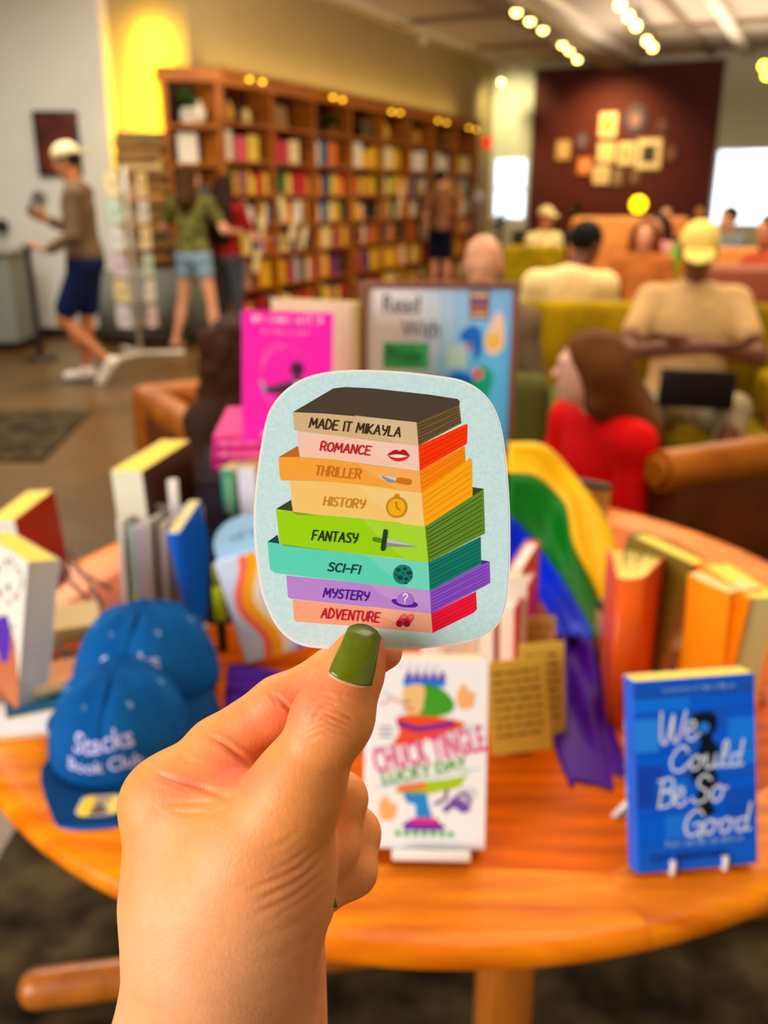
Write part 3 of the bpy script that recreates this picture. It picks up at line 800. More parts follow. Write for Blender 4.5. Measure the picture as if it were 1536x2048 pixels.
# ------------------------------------------------------------------ ceiling tracks, lamps
black_m=mat('black_metal',(30,28,26),0.4,0.5); steel=mat('brushed_steel',(170,168,165),0.35,0.5,metal=0.8)
def bulb(c,e): return mat('lit_lens_%d'%e,c,0.5,0.2,emit=e)
lensA=bulb((255,224,120),11)
def track(label, pts):
    P=[at_z(px,py,CEIL-0.22) for px,py in pts]
    a,b=P[0],P[-1]; d=(b-a).normalized()
    t=thing('lighting_track',label,'track light rail',(a.x,a.y,CEIL-.08))
    mb=MB(); M=frame((0,0,0),d,UP.cross(d),UP); mb.box((-.6,-.02,0.0),((b-a).length+.3,.02,.035),0,M); mb.build('rail',black_m,t)
    mb=MB(); mb.box((.2,-.008,.035),(.22,.008,.08),0,M); mb.box(((b-a).length-.2,-.008,.035),((b-a).length-.18,.008,.08),0,M); mb.build('hanger',black_m,t)
    return P
def spot_lamp(p, label, grp, aim, r=0.05, lens=None):
    l=thing('track_spotlight',label,'spotlight',p,group=grp)
    d=(Vector(aim)-p).normalized(); x=d.orthogonal().normalized(); y=d.cross(x); M=frame((0,0,0),x,y,d)
    mb=MB(); mb.lathe([(r*.5,-.14),(r*.9,-.11),(r*1.12,0.01),(r*1.12,.02),(r*1.02,.02),(r*1.0,0.0)],16,0,M); mb.build('housing',black_m,l)
    mb=MB(); mb.lathe([(r*.2,.002),(r*1.0,.004),(r*.9,.012),(r*.1,.02)],16,0,M); mb.build('lens',lens or lensA,l)
    mb=MB(); mb.tube([(0,0,.0),(0,0,.14)],.008,8); mb.build('stem',black_m,l)
L1=[(1033,22),(1060,40),(1086,58),(1125,88),(1139,100),(1155,118)]; L2=[(1240,10),(1257,33),(1272,52),(1294,82),(1305,95)]
ords=['first','second','third','fourth','fifth','sixth','seventh','eighth','ninth','tenth','eleventh','twelfth','thirteenth','fourteenth','fifteenth','sixteenth','seventeenth','eighteenth','nineteenth','twentieth','twenty-first','twenty-second','twenty-third','twenty-fourth','twenty-fifth','twenty-sixth']
for pts,nm in ((L1,'left'),(L2,'right')):
    P=track('black light rail, the %s of the two on the ceiling'%nm,pts)
    for i,p in enumerate(P): spot_lamp(p,'glowing track spotlight, %s from the near end of the %s ceiling rail'%(ords[i],nm),'track spotlights',CAM+Vector((0.4,0,-.3)))
p=at_y(1003,165,17.0); spot_lamp(p,'small glowing spotlight before the pale wall strip','track spotlights',CAM,0.04)
for i,(px,py) in enumerate(((1528,132),(1534,150))): spot_lamp(at_y(px,py,13.0),'yellow spotlight at the right edge, the %s of two'%('upper','lower')[i],'track spotlights',CAM,0.055,bulb((255,226,60),9))
area('wall_washer',(-2.30,9.66,2.35),.22,26,(1.0,0.66,0.03),(-2.24,10.2,2.25),1.3)
spot('accent_wall_lamp',tuple(far(2.2,3.3,1.3)),tuple(far(2.2,1.9,0)),240,(1.0,0.62,0.25),110,1.0)
spot('accent_wall_lamp',tuple(far(0.4,3.4,1.2)),tuple(far(0.4,2.6,0)),130,(1.0,0.9,0.5),90,1.0)

p=B0+AX*3.7-BX*.18; cove=area('bookcase_cove_light',(p.x,p.y,2.66),7.0,13,(1.0,.72,.26),(p.x-BX.x*.25,p.y-BX.y*.25,5),.2)
cove.rotation_euler=(Matrix(((AX.x,-BX.x,0),(AX.y,-BX.y,0),(0,0,1)))@Matrix.Rotation(math.pi,3,'X')).to_euler()
# ------------------------------------------------------------------ bookcase and its books
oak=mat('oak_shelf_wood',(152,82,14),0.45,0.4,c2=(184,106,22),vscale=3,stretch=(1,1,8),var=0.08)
oak_d=mat('oak_painted_shade',(78,36,10),0.5,0.3,var=0.1,vscale=4)  # dark oak copy: shade of the shelf interiors put into its colour
BL=7.38; NB=8; BW=BL/NB; BH=2.60; BD=0.34
SH=[0.10,0.48,0.83,1.14,1.45,1.78,2.14]
ML=frame((0,0,0),AX,-BX,UP)                     # local: along the run, into the wall, up
bc=thing('bookcase','long oak bookcase running back along the cream wall','bookcase',B0)
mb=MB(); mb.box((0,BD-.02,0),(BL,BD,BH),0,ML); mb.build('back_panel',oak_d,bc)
for i in range(NB+1):
    mb=MB(); x=i*BW; mb.box((x-.022,0,0.0),(x+.022,BD-.02,BH-.1),0,ML); mb.build('upright',oak,bc)
for z in SH:
    for i in range(NB):
        mb=MB(); mb.box((i*BW+.022,0.004,z-.028),((i+1)*BW-.022,BD-.02,z),0,ML); mb.build('shelf',oak,bc)
mb=MB(); mb.box((-.03,-.03,BH-.13),(BL+.03,BD,BH),0,ML); mb.box((-.05,-.06,BH-.03),(BL+.05,BD,BH+.01),0,ML); mb.build('cornice',oak,bc)
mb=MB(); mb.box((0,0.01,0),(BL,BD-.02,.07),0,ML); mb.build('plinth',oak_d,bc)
# end unit that faces the tables
E0=Vector((-2.13,9.50,0)); ED=(B0+BX*0.0+AX*(-0.05)-E0).normalized(); EN=Vector((-ED.y,ED.x,0)); EW=(B0-E0).length-.03
ME=frame((0,0,0),ED,EN,UP)
eu=thing('bookcase','narrow oak end bookcase beside the yellow lit wall','bookcase',E0)
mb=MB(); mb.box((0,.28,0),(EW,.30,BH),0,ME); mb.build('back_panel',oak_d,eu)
for x in (0.0,EW-.045):
    mb=MB(); mb.box((x,0,0),(x+.045,.28,BH-.1),0,ME); mb.build('upright',oak,eu)
ESH=[.1,.52,.94,1.34,1.74,2.10]
for z in ESH:
    mb=MB(); mb.box((.045,.002,z-.035),(EW-.045,.28,z),0,ME); mb.build('shelf',oak,eu)
mb=MB(); mb.box((-.03,-.03,BH-.12),(EW+.02,.30,BH),0,ME); mb.build('cornice',oak,eu)

cov=mat('book_cover',(200,200,200),0.5,0.35,objcol=True,var=0.08); paper=mat('book_pages',(236,222,176),0.8,0.15,var=0.06,vscale=300,stretch=(1,30,1))
def shelf_book_mesh():
    """unit book, spine towards -y: cover with rounded spine, page block"""
    mb=MB(); n=6
    outer=[(-.5+.5*(1-math.cos(math.pi*0)),0)]
    arc=[(-.5*math.cos(math.pi*k/n),-.05*math.sin(math.pi*k/n)+.05) for k in range(n+1)]
    pts=[(-.5,1.0)]+arc+[(.5,1.0),(.44,1.0),(.44,.1),(-.44,.1),(-.44,1.0)]
    mb.prism(pts,0,1,0); mb.box((-.44,.1,.015),(.44,.96,.985),1)
    o=mb.build('shelved_book',[cov,paper]); return o
PAL=[(200,40,40),(232,120,30),(240,190,40),(246,232,180),(250,246,236),(30,40,60),(20,90,130),(110,60,130),(190,90,140),(230,90,110),(60,110,60),(150,40,30),(240,214,80),(90,56,34),(235,150,60),(180,180,190),(40,40,44),(210,60,90),(140,120,190),(220,210,200)]
CNAME=['red','orange','amber','cream','white','navy','teal','purple','mauve','pink','green','brick red','yellow','brown','tan orange','grey','black','crimson','lilac','pale grey']
rows_name=['bottom shelf','second shelf up','third shelf up','fourth shelf up','fifth shelf up','sixth shelf up']; bay_name=['nearest','second nearest','third nearest','fourth nearest','fifth nearest','sixth nearest','seventh nearest','farthest']
proto=shelf_book_mesh(); used=[False]
mb_far=MB(); far_mats={}
def row_palette(bay,row):
    base={0:[0,11,13,16,12,1],1:[0,11,2,7,13,2],2:[0,7,13,12,1,3],3:[6,4,2,1,0,16],4:[6,10,2,14,12,0],5:[6,4,1,0,12,3]}[row]
    if bay>=4: base=base[:3]+[2,3,12,14]
    return base
count=0
for bay in range(NB):
    for row in range(6):
        z=SH[row]; zt=SH[row+1]-.03; x=bay*BW+.03; end=(bay+1)*BW-.03; k=0; pal=row_palette(bay,row)
        if row==5:     # covers turned outwards
            while x<end-.20:
                w=R.uniform(.17,.24); h=min(R.uniform(.22,.30),zt-z-.02); ci=R.choice([6,9,4,3,1,12,2,17,0]) if bay<3 else R.choice([2,12,1,3,4,12])
                M=(frame(B0+AX*(x+w*.5)-BX*.07+UP*z,AX,-BX,UP))
                o=proto if not used[0] else proto.copy()
                if used[0]: COL.objects.link(o)
                used[0]=True
                # cover faces the shop: thickness runs into the shelf
                A_=(M @ Matrix.Translation((-w*.5,0,0)) @ frame((0,0.012,0),(0,.03,0),(w,-.0,0),(0,0,h)))
                A_=A_ @ Matrix.Translation((.5,0,0)) 
                o.matrix_world=A_; o.color=lin(PAL[ci])
                tag(o,'%s book shown cover out, %s on the top shelf, %s bookcase bay'%(CNAME[ci],ords[k],bay_name[bay]),'book','books shown cover out')
                o.name='shelved_book'; x+=w+R.uniform(.01,.05); k+=1; count+=1
            continue
        ci=R.choice(pal); 
        while x<end-.05:
            t=R.uniform(.03,.062); h=R.uniform(.17,.25) if row>1 else R.uniform(.2,.28); h=min(h,zt-z-.015); dpt=R.uniform(.14,.2)
            if R.random()<.55: ci=R.choice(pal) if R.random()<.8 else R.randrange(len(PAL))
            if R.random()<.05 and k: x+=R.uniform(.04,.10); 
            if x+t>end: break
            M=frame(B0+AX*(x+t/2)-BX*R.uniform(.03,.07)+UP*z,AX,-BX,UP)
            A_=M @ Matrix.Diagonal((t,dpt,h,1))
            if bay<3:
                o=proto if not used[0] else proto.copy()
                if used[0]: COL.objects.link(o)
                used[0]=True
                o.matrix_world=A_; o.color=lin(PAL[ci]); o.name='shelved_book'
                tag(o,'%s book spine out, %s along %s in the %s bookcase bay'%(CNAME[ci],ords[min(k,25)],rows_name[row],bay_name[bay]),'book','books shelved spine out')
                count+=1
            else:
                me=proto.data
                mb_far.add([v.co[:] for v in me.vertices],[tuple(p.vertices) for p in me.polygons],ci,A_)
                n0=len(me.polygons)
                for q,p in enumerate(me.polygons): 
                    if p.material_index==1: mb_far.m[-n0+q]=len(PAL)
            x+=t+.002; k+=1
o=mb_far.build('distant_shelved_books',[cmat(c) for c in PAL]+[paper]); tag(o,'rows of colourful books on the far bays of the long bookcase','books',kind='stuff')
# cover-out books and ornaments of the end unit
def small_book(label,p,dx,dn,w,h,t,c,lean=0.12):
    o=proto.copy(); COL.objects.link(o); o.name='shelved_book'
    dx=Vector(dx).normalized(); dn=Vector(dn).normalized(); up=(UP+dn*lean).normalized(); dn2=dx.cross(up)*-1
    A_=frame(p,dx,dn2 if dn2.dot(dn)>0 else -dn2,up) @ frame((0,0,0),(0,t,0),(w,0,0),(0,0,h)) @ Matrix.Translation((.5,0,0))
    o.matrix_world=A_; o.color=lin(c); tag(o,label,'book'); return o
for (z,x,w,h,c,l) in ((ESH[4],.12,.2,.29,(236,226,208),'pale book shown cover out on the top shelf of the end bookcase'),(ESH[3],.1,.13,.24,(190,80,60),'reddish book shown cover out on the end bookcase'),(ESH[3],.27,.13,.2,(60,70,80),'slate book shown cover out on the end bookcase'),
                    (ESH[2],.14,.2,.28,(214,160,90),'tan book shown cover out at the middle of the end bookcase'),(ESH[1],.1,.22,.3,(120,50,40),'brown book shown cover out low on the end bookcase')):
    small_book(l,E0+ED*x+EN*.06+UP*z,ED,EN,w,h,.03,c)
def plant(label,p,s,nleaf=26,pot=(230,220,200)):
    t=thing('potted_plant',label,'plant',p)
    mb=MB(); mb.lathe([(.04*s,0),(.055*s,.02*s),(.065*s,.10*s),(.058*s,.10*s),(.05*s,.085*s)],18); mb.build('pot',cmat(pot),t)
    mb=MB()
    for i in range(nleaf):
        a=R.uniform(0,6.28); e=R.uniform(.2,1.25); l=R.uniform(.10,.2)*s; w=l*.28
        d=Vector((math.cos(a)*math.cos(e),math.sin(a)*math.cos(e),math.sin(e))); q=Vector((-math.sin(a),math.cos(a),0)); b=Vector((0,0,.09*s))
        P=[]
        for j in range(5):
            u=j/4; c=b+d*l*u+Vector((0,0,-.5*l*u*u*(1.2-e*.5))); ww=w*math.sin(math.pi*min(.06+u*.92,1)); P.append([tuple(c-q*ww),tuple(c+UP*ww*-.25),tuple(c+q*ww)])
        mb.grid(P)
    mb.build('leaves',mat('leaf_green',(54,84,26),.5,.35,var=.25,vscale=30),t); return t
plant('leafy plant in a pale pot on top shelf of the end bookcase',E0+ED*.26+EN*.14+UP*ESH[5],1.5,30)
plant('trailing green plant in the third top compartment of the bookcase',B0+AX*2.4-BX*.10+UP*SH[6],1.15,34,(120,80,40))
def vase(label,p,s,c,prof):
    mb=MB(); mb.lathe([(r*s,z*s) for r,z in prof],20); o=mb.build('vase',cmat(c,.3)); o.location=p; tag(o,label,'vase'); return o
vp=[(.03,0),(.07,.05),(.085,.13),(.05,.2),(.03,.24),(.04,.26),(.034,.26)]
vase('round yellow vase on the bookcase top compartment, nearest of the row',B0+AX*.30-BX*.15+UP*SH[6],.8,(214,160,60),vp)
vase('cream jar on the bookcase top compartment beside the round yellow vase',B0+AX*.62-BX*.15+UP*SH[6],.7,(226,200,130),[(.05,0),(.08,.04),(.08,.16),(.05,.2),(.05,.23)])
vase('yellow pot in the fifth top compartment of the bookcase',B0+AX*4.05-BX*.15+UP*SH[6],.9,(222,170,70),vp)
vase('amber jar in the sixth top compartment of the bookcase',B0+AX*5.1-BX*.15+UP*SH[6],.9,(210,150,60),[(.05,0),(.08,.04),(.08,.16),(.05,.2),(.05,.23)])
vase('pale vase beside the plant on top shelf of the end bookcase',E0+ED*.36+EN*.1+UP*ESH[5],.85,(232,214,190),vp)
for i,(x,w,c) in enumerate(((1.15,.26,(150,110,70)),(3.3,.3,(90,70,50)),(6.1,.3,(120,80,40)))):
    small_book(['tan book flat against the back of the second top compartment','brown board standing in the fourth top compartment','brown board standing in the seventh top compartment'][i],B0+AX*x-BX*.1+UP*SH[6],AX,-BX,w,.24,.03,c)
# lamps along the cornice
for i,(px,py) in enumerate(((499,157),(525,162),(666,193),(685,198),(783,222),(800,224),(876,240),(893,244),(938,254),(952,258))):
    # meet the vertical plane just in front of the cornice
    r=ray(px,py); t=((B0+BX*.16-CAM).dot(BX))/r.dot(BX); p=CAM+r*t
    l=thing('shelf_lamp','small brass shelf lamp on the bookcase cornice, %s from the near end'%ords[i],'lamp',p,group='lamps along the bookcase top')
    mb=MB(); mb.tube([tuple(-BX*.18+UP*.02),tuple(-BX*.1+UP*.06),tuple(-BX*.02+UP*.045)],.008,8); mb.build('arm',mat('brass',(190,140,50),.3,.5,metal=.9),l)
    mb=MB(); mb.lathe([(.012,.045),(.03,.03),(.04,0),(.036,0)],14); mb.build('lamp_shade',MATS['brass'],l)
    mb=MB(); mb.ball((0,0,.0),.026,12); mb.build('bulb',bulb((255,190,40),5),l)
# cream review cards hung from the shelf edges
cardm=mat('cream_card',(246,226,176),.7,.2,var=.05)
for i,(px,py,ht,wd,tw) in enumerate(sorted(((560,395,.26,.12,.35),(590,440,.26,.11,-.5),(520,430,.2,.12,.2),(612,452,.22,.10,-.4),(800,378,.22,.12,.2),(572,590,.2,.12,.2),(516,500,.24,.12,-.35),(830,590,.16,.1,-.2)))):
    r=ray(px,py); t=((B0+BX*.03-CAM).dot(BX))/r.dot(BX); p=CAM+r*t
    d=(AX*math.cos(tw)+UP*math.sin(tw)).normalized(); n=(UP*math.cos(tw)-AX*math.sin(tw)); M=frame((0,0,0),d,BX,n)
    mb=MB(); mb.box((-wd/2,-.002,-ht),(wd/2,.002,0),0,M); o=mb.build('shelf_card',cardm); o.location=p
    tag(o,'cream card hanging from the bookcase shelves, %s from the near end'%ords[i],'card','cards hung on the bookcase')
# ------------------------------------------------------------------ round table
TC=Vector((0.074,1.397,0)); TR=0.729
wood=mat('cherry_veneer',(182,74,0),0.38,0.05,c2=(214,96,0),vscale=5,stretch=(1,9,1),var=0.16,coat=0.0)
def wood_dir(name,ang,c,c2):
    m=mat(name,c,0.3,0.12,c2=c2,vscale=5,stretch=(1.2,10,1),var=0.10,coat=0.05)
    for n in m.node_tree.nodes:
        if n.type=='MAPPING': n.inputs['Rotation'].default_value=(0,0,ang)
    return m
tb=thing('round_table','round orange cherry wood table crowded with displayed books','table',TC)
N=10; A0=math.radians(-93)                       # corners of the inlaid field
ri=TR-.085
def ringpt(a,r): return (r*math.cos(a),r*math.sin(a))
corners=[ringpt(A0+math.radians(18.0)+2*math.pi*k/N, ri) for k in range(N)]
mb=MB(); mb.prism(corners,TZ-.012,TZ); mb.build('inlaid_field',wood,tb)
for k in range(N):
    a0=A0+math.radians(18)+2*math.pi*k/N; a1=a0+2*math.pi/N
    prof=[(-.03,.0),(-.012,.0),(-.004,-.004),(0,-.013),(-.002,-.024),(-.010,-.032),(-.03,-.034)]
    mb=MB(); rows=[]; n=12
    for i in range(n+1):
        a=a0+(a1-a0)*(i/n*0.9985+0.00075); t=i/n
        inner=Vector(corners[k])*(1-t)+Vector(corners[(k+1)%N])*t
        row=[(inner.x,inner.y,TZ)]+[ringpt(a,TR+dr)+(TZ+dz,) for dr,dz in prof]+[(inner.x,inner.y,TZ-.034)]
        rows.append(row)
    mb.grid(rows,smooth=True)
    mb.build('border_segment',wood_dir('cherry_border_%d'%k,-(a0+a1)/2+math.pi/2*1.0+math.pi/2,(214,104,2),(246,140,14)),tb)
mb=MB(); mb.lathe([(.05,TZ-.05),(ri,TZ-.034),(ri,TZ-.012)],40); mb.build('underframe',oak_d,tb)
legw=mat('table_leg_wood',(172,92,24),0.35,0.45,c2=(196,112,34),vscale=4,stretch=(8,8,1),var=.1,coat=.2)
for k in range(4):
    a=math.radians(-77.5+90*k); d=Vector((math.cos(a),math.sin(a),0)); q=Vector((-d.y,d.x,0)); M=frame((0,0,0),d,q,UP)
    mb=MB(); mb.rbox((.40,-.032,.05),(.47,.032,TZ-.035),.006,0,M); mb.build('leg',legw,tb)
    a2=a+math.radians(45); d2=Vector((math.cos(a2),math.sin(a2),0)); q2=Vector((-d2.y,d2.x,0))
    mb=MB(); M2=frame((0,0,0),d2,UP,-q2); mb.prism([(.05,.45),(.05,TZ-.035),(.66,TZ-.035),(.62,TZ-.07)],-.014,.014,0,M2); mb.build('bracket',oak,tb)
    if k%2: continue
    a3=a+math.radians(-93.5) ; d3=Vector((math.cos(a3),math.sin(a3),0)); q3=Vector((-d3.y,d3.x,0)); M3=frame((0,0,0),d3,q3,UP)
    mb=MB(); mb.rbox((.0,-.036,.013),(.76,.036,.085),.034,0,M3,5); mb.build('foot_rail',legw,tb)
for k in range(4):
    a=math.radians(-77.5+90*k); p=Vector((.45*math.cos(a),.45*math.sin(a),0)); a2=a+math.radians(44); q=Vector((.66*math.cos(a2),.66*math.sin(a2),0)); d=(q-p); L=d.length; d.normalize()
    mb=MB(); M=frame(p,d,UP,d.cross(UP)); mb.prism([(.03,.50),(.03,TZ-.035),(L,TZ-.035),(L,TZ-.06)],-.010,.010,0,M); mb.build('apron',oak,tb)
mb=MB(); mb.lathe([(.05,.085),(.05,TZ-.05)],24); mb.build('pedestal',legw,tb)

# ------------------------------------------------------------------ book builders
page_m=mat('page_block',(232,216,150),0.8,0.15,var=0.05,vscale=400,stretch=(1,1,40)); page_w=mat('page_block_white',(226,222,212),0.8,0.15,var=0.06,vscale=300,stretch=(60,60,1))
page_y=mat('page_block_top',(246,220,96),0.8,0.15,var=0.06,vscale=200)
def book_frame(base, yaw, lean, roll=0.0):
    """local x along the cover's width, y into the book, z up the cover; leans back by lean"""
    return Matrix.Translation(base) @ Matrix.Rotation(yaw,4,'Z') @ Matrix.Rotation(-lean,4,'X') @ Matrix.Rotation(roll,4,'Y')
def put(o,M): o.location=M.to_translation(); o.rotation_euler=M.to_euler(); return o
COVER={}
def book(label,M,w,h,t,cover,name='book',hard=False,pages=None,group=None,cat='book',top=None,back=None):
    b=thing(name,label,cat,group=group); put(b,M)
    e=.003 if hard else 0.0004; c=.0022 if hard else .0006
    cm=cmat(cover,.38,.4)
    mb=MB(); n=8
    spine=[(-.004*math.sin(math.pi*k/n), t*k/n) for k in range(n+1)]       # rounded spine at x=0
    pts=[(w,0)]+[(p[0],p[1]) for p in spine]+[(w,t),(w,t-c),(c,t-c),(c,c),(w,c)]
    # outline runs front edge -> spine -> back edge -> inside
    mb.prism(pts,0,h); cv=mb.build('cover',cm,b); COVER[b.name]=cv
    mb=MB(); mb.box((c,c,e),(w-e*1.2-.0004,t-c,h-e)); mb.build('page_block',pages or page_m,b)
    if top: mb=MB(); mb.box((c+.001,c+.001,h-e-.0001),(w-e*1.2-.001,t-c-.001,h-e+.0003)); mb.build('top_edge',top,b)
    return b
def face_art(b,A,name='cover_print',rough=.4):
    """art in metres on the front cover, x right, y up"""
    return A.build(name,COVER.get(b.name,b),rough=rough,fn=lambda x,y,z:(x,-z-.0003,y))
clear=mat('clear_acrylic',(240,242,246),0.06,0.5,trans=0.85,alpha=1.0); whitewire=mat('white_coated_wire',(236,224,220),.35,.4)
def easel(label,M,w,h,m=None,lip=.018,name='book_easel',wire=True,group=None,leg=.10,depth=.03):
    """little display easel: local frame like a book's"""
    m=m or whitewire; e=thing(name,label,'book stand',group=group); put(e,M); r=.0035
    inv=M.to_3x3().inverted(); down=inv@Vector((0,0,-1)); 
    for x in (w*.28,w*.72):
        mb=MB(); mb.tube([(x,-lip,.012),(x,-lip,-.002),(x,depth+.004,-.002),(x,depth+.006,h*.75)],r,10); mb.build('upright',m,e)
    mb=MB(); mb.tube([(w*.28,depth+.006,h*.75),(w*.5,depth+.008,h*.82),(w*.72,depth+.006,h*.75)],r,10); mb.build('top_bar',m,e)
    # rear strut down to the table
    p0=M@Vector((w*.5,depth+.008,h*.7)); fwd=M.to_3x3()@Vector((0,1,0)); fwd.z=0; fwd.normalize()
    zt=(M.to_translation().z)-.0
    q=[]
    for s in (-1,1):
        g=M@Vector((w*(.5+.24*s),depth,0)); g=Vector((g.x,g.y,M.to_translation().z))+fwd*leg; q.append(g)
    Mi=M.inverted()
    mb=MB(); mb.tube([tuple(Mi@q[0]),tuple(Mi@p0),tuple(Mi@q[1])],r,10); mb.build('rear_strut',m,e)
    if wire: mb=MB(); mb.tube([(w*.24,-lip,.004),(w*.76,-lip,.004)],r*1.2,10); mb.build('lip',m,e)
    return e
rad=math.radians

# blue paperback at the right front
P1=T(1276,1756)+Vector((0.0,0.0,.006)); M1=book_frame(P1,rad(5),rad(15),rad(-1.5))
w,h=.130,.206
b=book('bright blue book with white script title standing at the right front of the table',M1,w,h,.03,(0,98,224),top=page_y)
A=Art()
A.rect(0.0,0,w,h,(0,96,232),1)
for (x0,y0,x1,y1,c) in ((.0,.186,.137,.2,(20,84,200)),(.0,.172,.06,.186,(10,120,246)),(.05,.10,.085,.135,(16,90,210)),(.0,.07,.03,.115,(20,70,190)),(.03,.035,.06,.06,(30,120,240)),(.095,.05,.137,.085,(10,84,208)),(.1,.11,.137,.16,(20,128,250)),(.0,.0,.137,.03,(14,96,220)),(.0,.13,.025,.165,(40,140,250)),(.06,.15,.1,.17,(14,92,214)),(.02,.075,.055,.1,(8,116,244))):
    A.rect(x0,y0,min(x1,w),y1,c,2)
for y in (.03,.062,.098,.128,.17): A.rect(0,y,w,y+.0012,(16,70,180),3)
A.poly(catmull([(.058,.158),(.066,.168),(.085,.167),(.088,.152),(.082,.14),(.09,.128),(.082,.112),(.088,.095),(.078,.078),(.084,.06),(.07,.056),(.064,.07),(.066,.09),(.058,.1),(.064,.12),(.07,.14)],4,True),(10,18,40),4)
A.disc(.074,.152,.006,(40,130,240),5)
def script(A,strokes,x,y,s,w,col,layer=6):
    for q in strokes: A.stroke([(x+a*s,y+b*s) for a,b in catmull(q,6)],w,col,layer)
SCR={'W':[[(0,1),(.1,.1),(.3,.0),(.42,.9),(.5,.1),(.7,.05),(.85,1)]],'e':[[(0,.3),(.3,.4),(.28,.62),(.08,.6),(.05,.2),(.25,0),(.5,.2)]],
 'C':[[(.7,.8),(.5,1.05),(.2,.9),(0,.45),(.15,.05),(.5,0),(.8,.3)]],'o':[[(.3,.6),(.05,.45),(.1,.05),(.38,.08),(.45,.45),(.25,.6),(.4,.5),(.62,.5)]],'u':[[(0,.6),(.05,.1),(.25,.02),(.4,.3),(.42,.6),(.42,.12),(.6,.05)]],
 'l':[[(0,.1),(.25,.8),(.2,1.15),(.08,1.0),(.1,.15),(.35,.05)]],'d':[[(.4,.55),(.1,.5),(.05,.1),(.3,.05),(.44,.4),(.5,1.15)],[(.44,.4),(.42,.08),(.62,.08)]],
 'B':[[(.1,0),(.15,1)],[(0,.95),(.45,1),(.5,.65),(.15,.55),(.5,.5),(.55,.1),(.1,.0)]],'S':[[(.6,.85),(.35,1.05),(.12,.85),(.2,.6),(.5,.4),(.45,.08),(.1,.02),(-.05,.2)]],
 'G':[[(.7,.8),(.45,1.05),(.1,.8),(0,.35),(.2,0),(.55,.1),(.68,.45),(.35,.45)],[(.68,.45),(.66,-.1)]]}
def scriptword(A,t,x,y,s,w,col=(226,236,255),sl=.15):
    for ch in t:
        st=SCR[ch]; wd=max(p[0] for q in st for p in q)
        script(A,[[(a+b*sl,b) for a,b in q] for q in st],x,y,s,w,col); x+=(wd+.06)*s
scriptword(A,'We',.024,.140,.031,.0026); scriptword(A,'Could',.036,.108,.0245,.0026); scriptword(A,'Be',.020,.070,.030,.0026); scriptword(A,'So',.060,.072,.028,.0026); scriptword(A,'Good',.050,.037,.0262,.0026)
A.scribble(.03,.027,.085,.006,(150,200,255),5); A.text('CAT SEBASTIAN',.012,.011,.0118,(10,40,130),5,bold=.0003); A.scribble(.03,.193,.08,.005,(150,200,255),5)
face_art(b,A)
A=Art(); A.scribble(.03,0,.12,.009,(160,205,255),2);
A.build('spine_print',COVER[b.name],fn=lambda x,y,z:(-.0046-z,.013-y*-.9,.19-x*1.0))
ez=easel('white wire easel holding up the bright blue book',M1,w,.14,lip=.003,wire=False)
Mi=ez.matrix_basis.inverted(); ft=[T(1262,1600,TZ+.02),T(1229,1630,TZ+.005),T(1266,1622,TZ+.005)]
mb=MB(); mb.tube([tuple(Mi@q) for q in ft],.0045,10); mb.build('side_foot',whitewire,ez)

# white book with pink slanted title
P2=T(733,1712)+Vector((0,0,.012)); M2=book_frame(P2,rad(-1),rad(16),rad(0.6))
w,h=.128,.208
b=book('white book with pink slanted title and cut-up figure behind the hand',M2,w,h,.026,(244,240,240),hard=True)
A=Art(); A.rect(0,0,w,h,(246,243,244),1); pk=(232,40,146); gr=(60,176,60)
# figure split by the title band: crown, hair, face above; coat, legs, ruffles below
for k in range(5): A.poly([(.038+.009*k,.186),(.0425+.009*k,.197),(.047+.009*k,.186)],(110,50,180),3); A.disc(.034+.0095*k,.2,.0022,(210,206,206),2)
A.rect(.037,.178,.082,.187,(40,120,230),3)
A.poly(catmull([(.04,.178),(.036,.165),(.041,.15),(.055,.148),(.06,.178)],4,True),(240,196,130),4); A.poly(catmull([(.058,.18),(.078,.176),(.092,.16),(.084,.148),(.05,.142),(.032,.14),(.036,.146),(.058,.152)],4,True),(70,160,40),3)
A.poly(catmull([(.03,.143),(.05,.147),(.094,.142),(.102,.135),(.06,.12),(.028,.114),(.034,.128)],4,True),(240,80,40),4); A.stroke(catmull([(.034,.137),(.055,.132),(.09,.138)],6),.006,(120,40,150),5); A.stroke([(.036,.16),(.044,.162)],.0016,(60,80,30),5); A.stroke([(.038,.153),(.048,.154)],.002,(200,60,50),5)
for x,y in ((.104,.168),(.022,.044)): A.poly(catmull([(x-.007,y-.012),(x-.009,y+.004),(x-.002,y+.014),(x+.003,y+.006),(x+.01,y+.004),(x+.007,y-.012)],3,True),(246,180,110),3)
A.poly(catmull([(.03,.062),(.05,.072),(.1,.08),(.108,.088),(.1,.07),(.08,.064),(.06,.06)],4,True),(170,205,30),3); A.stroke([(.036,.066),(.06,.07)],.008,(240,120,60),4)
A.poly(catmull([(.04,.062),(.062,.062),(.066,.05),(.07,.032),(.054,.034),(.052,.048),(.044,.05)],4,True),(40,140,220),3); A.poly([(.038,.026),(.05,.034),(.072,.034),(.086,.024),(.08,.02),(.042,.02)],(130,50,170),3); A.stroke([(.05,.031),(.074,.031)],.006,(230,50,140),4)
for k in range(7): A.disc(.034+.0095*k,.0165,.0034,gr,3)
A.poly(catmull([(.082,.046),(.1,.056),(.112,.046),(.104,.04),(.094,.046),(.086,.04)],4,True),(120,80,170),3); A.stroke(catmull([(.09,.052),(.104,.062),(.112,.052)],5),.004,(120,80,170),3); A.stroke(catmull([(.074,.05),(.084,.056),(.086,.066)],5),.004,(110,90,140),3)
A.stroke(catmull([(.014,.158),(.026,.164),(.034,.16)],5),.0025,(240,150,160),3); A.stroke(catmull([(.016,.172),(.024,.166)],5),.002,(160,200,230),3)
